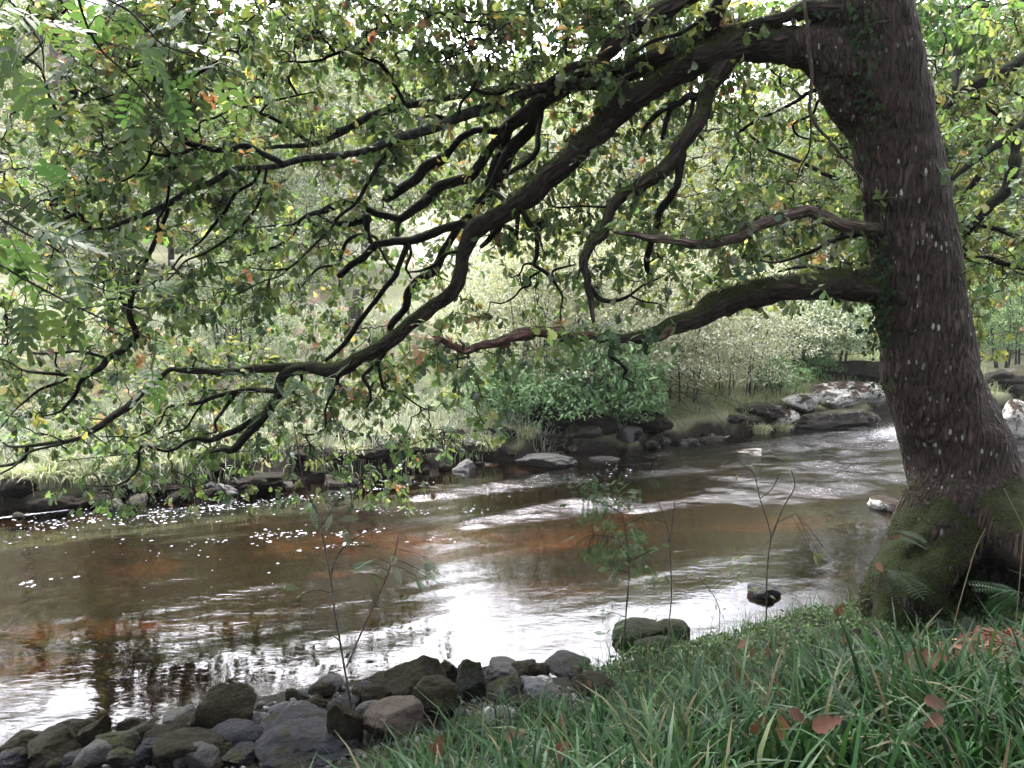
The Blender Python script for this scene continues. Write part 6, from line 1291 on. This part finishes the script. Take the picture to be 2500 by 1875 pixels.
sapling("forked bare sapling before the flat topped black rock", (1870, 1520), [('Q4', [(1056, 1050, 7), (1058, 900, 7), (1065, 780, 6.5), (1075, 700, 6), (1060, 630, 5), (1030, 540, 4), (1005, 440, 3), (960, 400, 2), (930, 370, 1.5)])],
 [('Q4', [(1075, 705, 5), (1100, 640, 4), (1130, 570, 3), (1175, 490, 2), (1160, 420, 1.5)]), ('Q4', [(1030, 540, 2), (1080, 500, 1.5), (1110, 440, 1)]), ('Q4', [(1100, 640, 2), (1180, 600, 1.5)]), ('Q4', [(1010, 460, 2), (1040, 400, 1)])],
 [('Q4', 1000, 790, 35, 15, 5), ('Q4', 950, 810, 20, 10, 3), ('Q4', 1290, 760, 45, 15, 5), ('Q4', 980, 400, 50, 20, 4), ('Q4', 1020, 900, 40, 40, 4)], lsz=(.05, .09), pal=((.20, .24, .04), (.12, .18, .05)))
sapling("short slanting twig of a sapling left of the tussocky bank", (1760, 1530), [('Q4', [(860, 1075, 4), (862, 1000, 4), (830, 930, 3), (780, 870, 2)])], [], [('Q4', 900, 850, 25, 12, 4), ('Q4', 880, 1000, 30, 20, 4)], lsz=(.05, .08), pal=((.14, .2, .05), (.1, .16, .05)))
# dry grass stalks
GD = "dry grass stalks in front of the oak's foot"
for i, (base, pts, lab) in enumerate([((2320, 1570), [(1820, 1140, 3.4), (1850, 1010, 3), (1895, 850, 2.6), (1930, 740, 2.2), (1968, 662, 1.6)], "long straight pale grass stalk leaning right before the dark hollow"), ((2440, 1500), [(2127, 660, 2.4), (2090, 590, 2), (2055, 520, 2), (2045, 498, 2.6)], "pale stalk with a seed head at the right edge over the mossy root"), ((1700, 1600), [(740, 1290, 2.4), (800, 1180, 2.2), (870, 1110, 1.6)], "dry slanting stalk rising from the grass toward the saplings")]):
    g = G(*base); d = g[1] if i != 1 else 5.2
    c = catmull(np.array(px_path(('Q4', pts))), 5); Wp = np.array([P(x, y, d) for x, y, _ in c]); zt = terrain(Wp[0][0], Wp[0][1]); Wp = np.vstack([[Wp[0][0], Wp[0][1], float(zt)], Wp]) if i == 1 else Wp
    r_ = c[:, 2] * d / F0 * .8; r_ = np.r_[r_[0], r_] if i == 1 else r_
    V, F, A = sweep(Wp, r_, 5); o = mesh("grass_stalk", V - Wp[0], F, M_DRY, col=np.tile((.17, .14, .09), (len(V), 1)), attr={"bark": A}); o.location = tuple(Wp[0]); tag(o, lab, "grass stalk", GD)
# ferns
def fern(label, x, y, d, n, size, az, pal=((.035, .075, .03), (.06, .11, .045)), spread=.6, up=.6):
    pal = tone(pal, .55)
    p = P(x, y, d); a = az + rng.normal(0, spread, n); D = np.stack([np.cos(a), np.sin(a), np.full(n, up) + rng.normal(0, .15, n)], -1)
    t = thing("fern", tuple(p), label, "fern")
    V, F, c = scatter(FERN, rng.normal(0, .02, (n, 3)), D, np.array([0, 0, 1.0]) + rng.normal(0, .2, (n, 3)), rng.uniform(.75, 1.1, n) * size, pick(list(pal), [1, 1], n)); mesh("fronds", V, F, M_GRASS, t, col=c)
DK = ((.018, .036, .017), (.03, .055, .025))
fern("dark fern arching down from the left face of the mossy oak base", 2180, 1305, 6.15, 3, .32, -.6, DK, up=.05, spread=.3)
fern("dark fern with long drooping fronds at the foot of the oak base", 2155, 1390, 6.05, 4, .40, -.9, DK, up=.1, spread=.35)
fern("green fern at the right edge beside the hollow root", 2490, 1450, 5.0, 6, .34, 3.3, ((.05, .10, .045), (.06, .12, .05)), .5, .5)
fern("small grey green fern standing in front of the hollow root", 2345, 1590, 5.0, 5, .24, 1.7, DK, .8, 1.2)
# fallen oak leaves
LG = "fallen oak leaves on the near bank"
def fallen(q, x, y, s_, ang, col, label, lift=.30, nrm=(0, -.75, .7)):
    cx, cy = q(x, y); g = G(cx, cy + 20); g = g + [0, 0, lift]; d = g[1]
    TV, TF = OAK; D = np.array([[math.cos(ang), 0.1, math.sin(ang)]]); sz = s_ / 1.7016 / F0 * d * 1.05
    V, F, c = scatter(OAK, np.zeros((1, 3)), D, np.array([nrm]), np.array([[sz, sz * 1.0, sz]]), np.array([col])); o = mesh("fallen_leaf", V, F, M_DRY, col=c); o.location = tuple(G(cx, cy, True, lift)); tag(o, label, "fallen leaf", LG)
PK, BR_, RD = (.15, .088, .066), (.05, .027, .02), (.085, .042, .03)
for a in [(q4, 1100, 1270, 175, -1.6, PK, "largest pink brown fallen oak leaf, hanging upright in the grass"), (q4, 1110, 1410, 130, -1.3, PK, "pink brown leaf directly below the largest one"), (q4, 1060, 1430, 90, -1.9, RD, "reddish leaf left of and below the largest leaf"), (q4, 1385, 1455, 100, 3.5, RD, "lobed reddish leaf lying in the grass right of the largest leaf"),
          (q4, 930, 1165, 50, .6, PK, "small pink leaf at the top of the grass, leftmost of the pair there"), (q4, 990, 1160, 46, -1.2, PK, "small folded leaf at the top of the grass beside another"), (q4, 1065, 1150, 60, -1.5, PK, "pointed pink leaf at the top of the grass near the tussocks"), (q4, 1380, 1085, 60, -1.2, PK, "pale leaf caught on grass tips left of the trunk"), (q4, 1375, 975, 60, -1.9, RD, "reddish leaf on the mossy cover left of the trunk"),
          (q4, 1330, 1185, 46, -.4, RD, "little red leaf deep in the grass centre right"), (q4, 200, 1440, 90, -1.7, PK, "curled pale leaf in the grass at the left, above the red ones"), (q4, 60, 1500, 90, 3.6, RD, "red brown leaf at the left edge of the grass"), (q4, 250, 1550, 100, 3.9, RD, "rust red leaf in the grass at the lower left"), (q3, 1845, 1520, 110, -2.0, RD, "orange leaf standing in the grass beside the tan boulder"),
          (q4, 860, 1330, 120, .2, BR_, "dark brown leaf shaded by blades left of the largest leaf"), (q4, 1560, 1250, 70, -1.4, PK, "narrow pale leaf near the russet litter"), (q4, 1640, 1235, 60, -1.0, RD, "short red leaf just left of the russet litter"), (q4, 1830, 1200, 110, 3.3, RD, "rust leaf at the tip of the russet litter"), (q4, 1235, 1490, 70, 2.4, BR_, "small dark leaf below the lobed reddish one"),
          (q4, 330, 1330, 30, 1.9, RD, "tiny orange leaf on the low dark stone"), (q4, 1575, 700, 36, .2, RD, "single orange leaf stuck on the mossy trunk base"), (q4, 1840, 1420, 90, 2.8, BR_, "brown leaf in the grass at the lower right"), (q4, 1700, 1500, 80, .5, BR_, "faded brown leaf low in the right hand grass"), (q4, 1545, 850, 60, 2.2, PK, "brown pink leaf hung on the fern at the oak's foot")]:
    if a[7 - 1].startswith("single") or "hung on the fern" in a[6]:
        cx, cy = a[0](a[1], a[2]); p = P(cx, cy, 6.0); V, F, c = scatter(OAK, np.zeros((1, 3)), np.array([[math.cos(a[4]), -.2, math.sin(a[4])]]), np.array([[0, -1, .4]]), np.array([a[3] / 1.7 / F0 * 6]), np.array([a[5]])); o = mesh("fallen_leaf", V, F, M_DRY, col=c); o.location = tuple(p); tag(o, a[6], "fallen leaf", LG)
    else: fallen(*a)
# ------------------------------------------------------------------ unseen trees added around the viewer to shade the oak's trunk and near bank
GB = "unseen trees added to shade the near bank"
for i, (x, y, k, hh, lab) in enumerate([(-5.5, -3.5, 'mid', 11, "unseen shade tree added behind and left of the viewpoint"), (1.5, -5.5, 'mid', 12, "unseen shade tree added straight behind the viewpoint"), (7.5, -2.0, 'mid', 12, "unseen shade tree added right of the viewpoint on the near bank"), (13, 3.0, 'mid', 12, "unseen shade tree added upstream on the near bank"), (-10, -.5, 'mid', 10, "unseen shade tree added downstream on the near bank")]):
    a = KINDS_[k]; plant(k, a, "broadleaf_tree", lab, "tree", GB, (x, y, float(terrain(x, y)) - .1), i * 2.1, hh / a['h'])

# ------------------------------------------------------------------ pale air over the valley
HAZE = .00035
hb = Acc(); hb.add(*boxV([0, 0, 13.0], [1000, 1000, 30.0])); m_, t_, o_ = new_mat("haze_air"); pv = N(t_, "ShaderNodeVolumePrincipled"); pv.inputs["Density"].default_value = HAZE; pv.inputs["Color"].default_value = (.95, .97, 1, 1); t_.links.new(pv.outputs[0], o_.inputs["Volume"])
if HAZE > 0: tag(hb.build("haze", m_, smooth=False), "pale bright air over the river valley", None, None, "stuff")
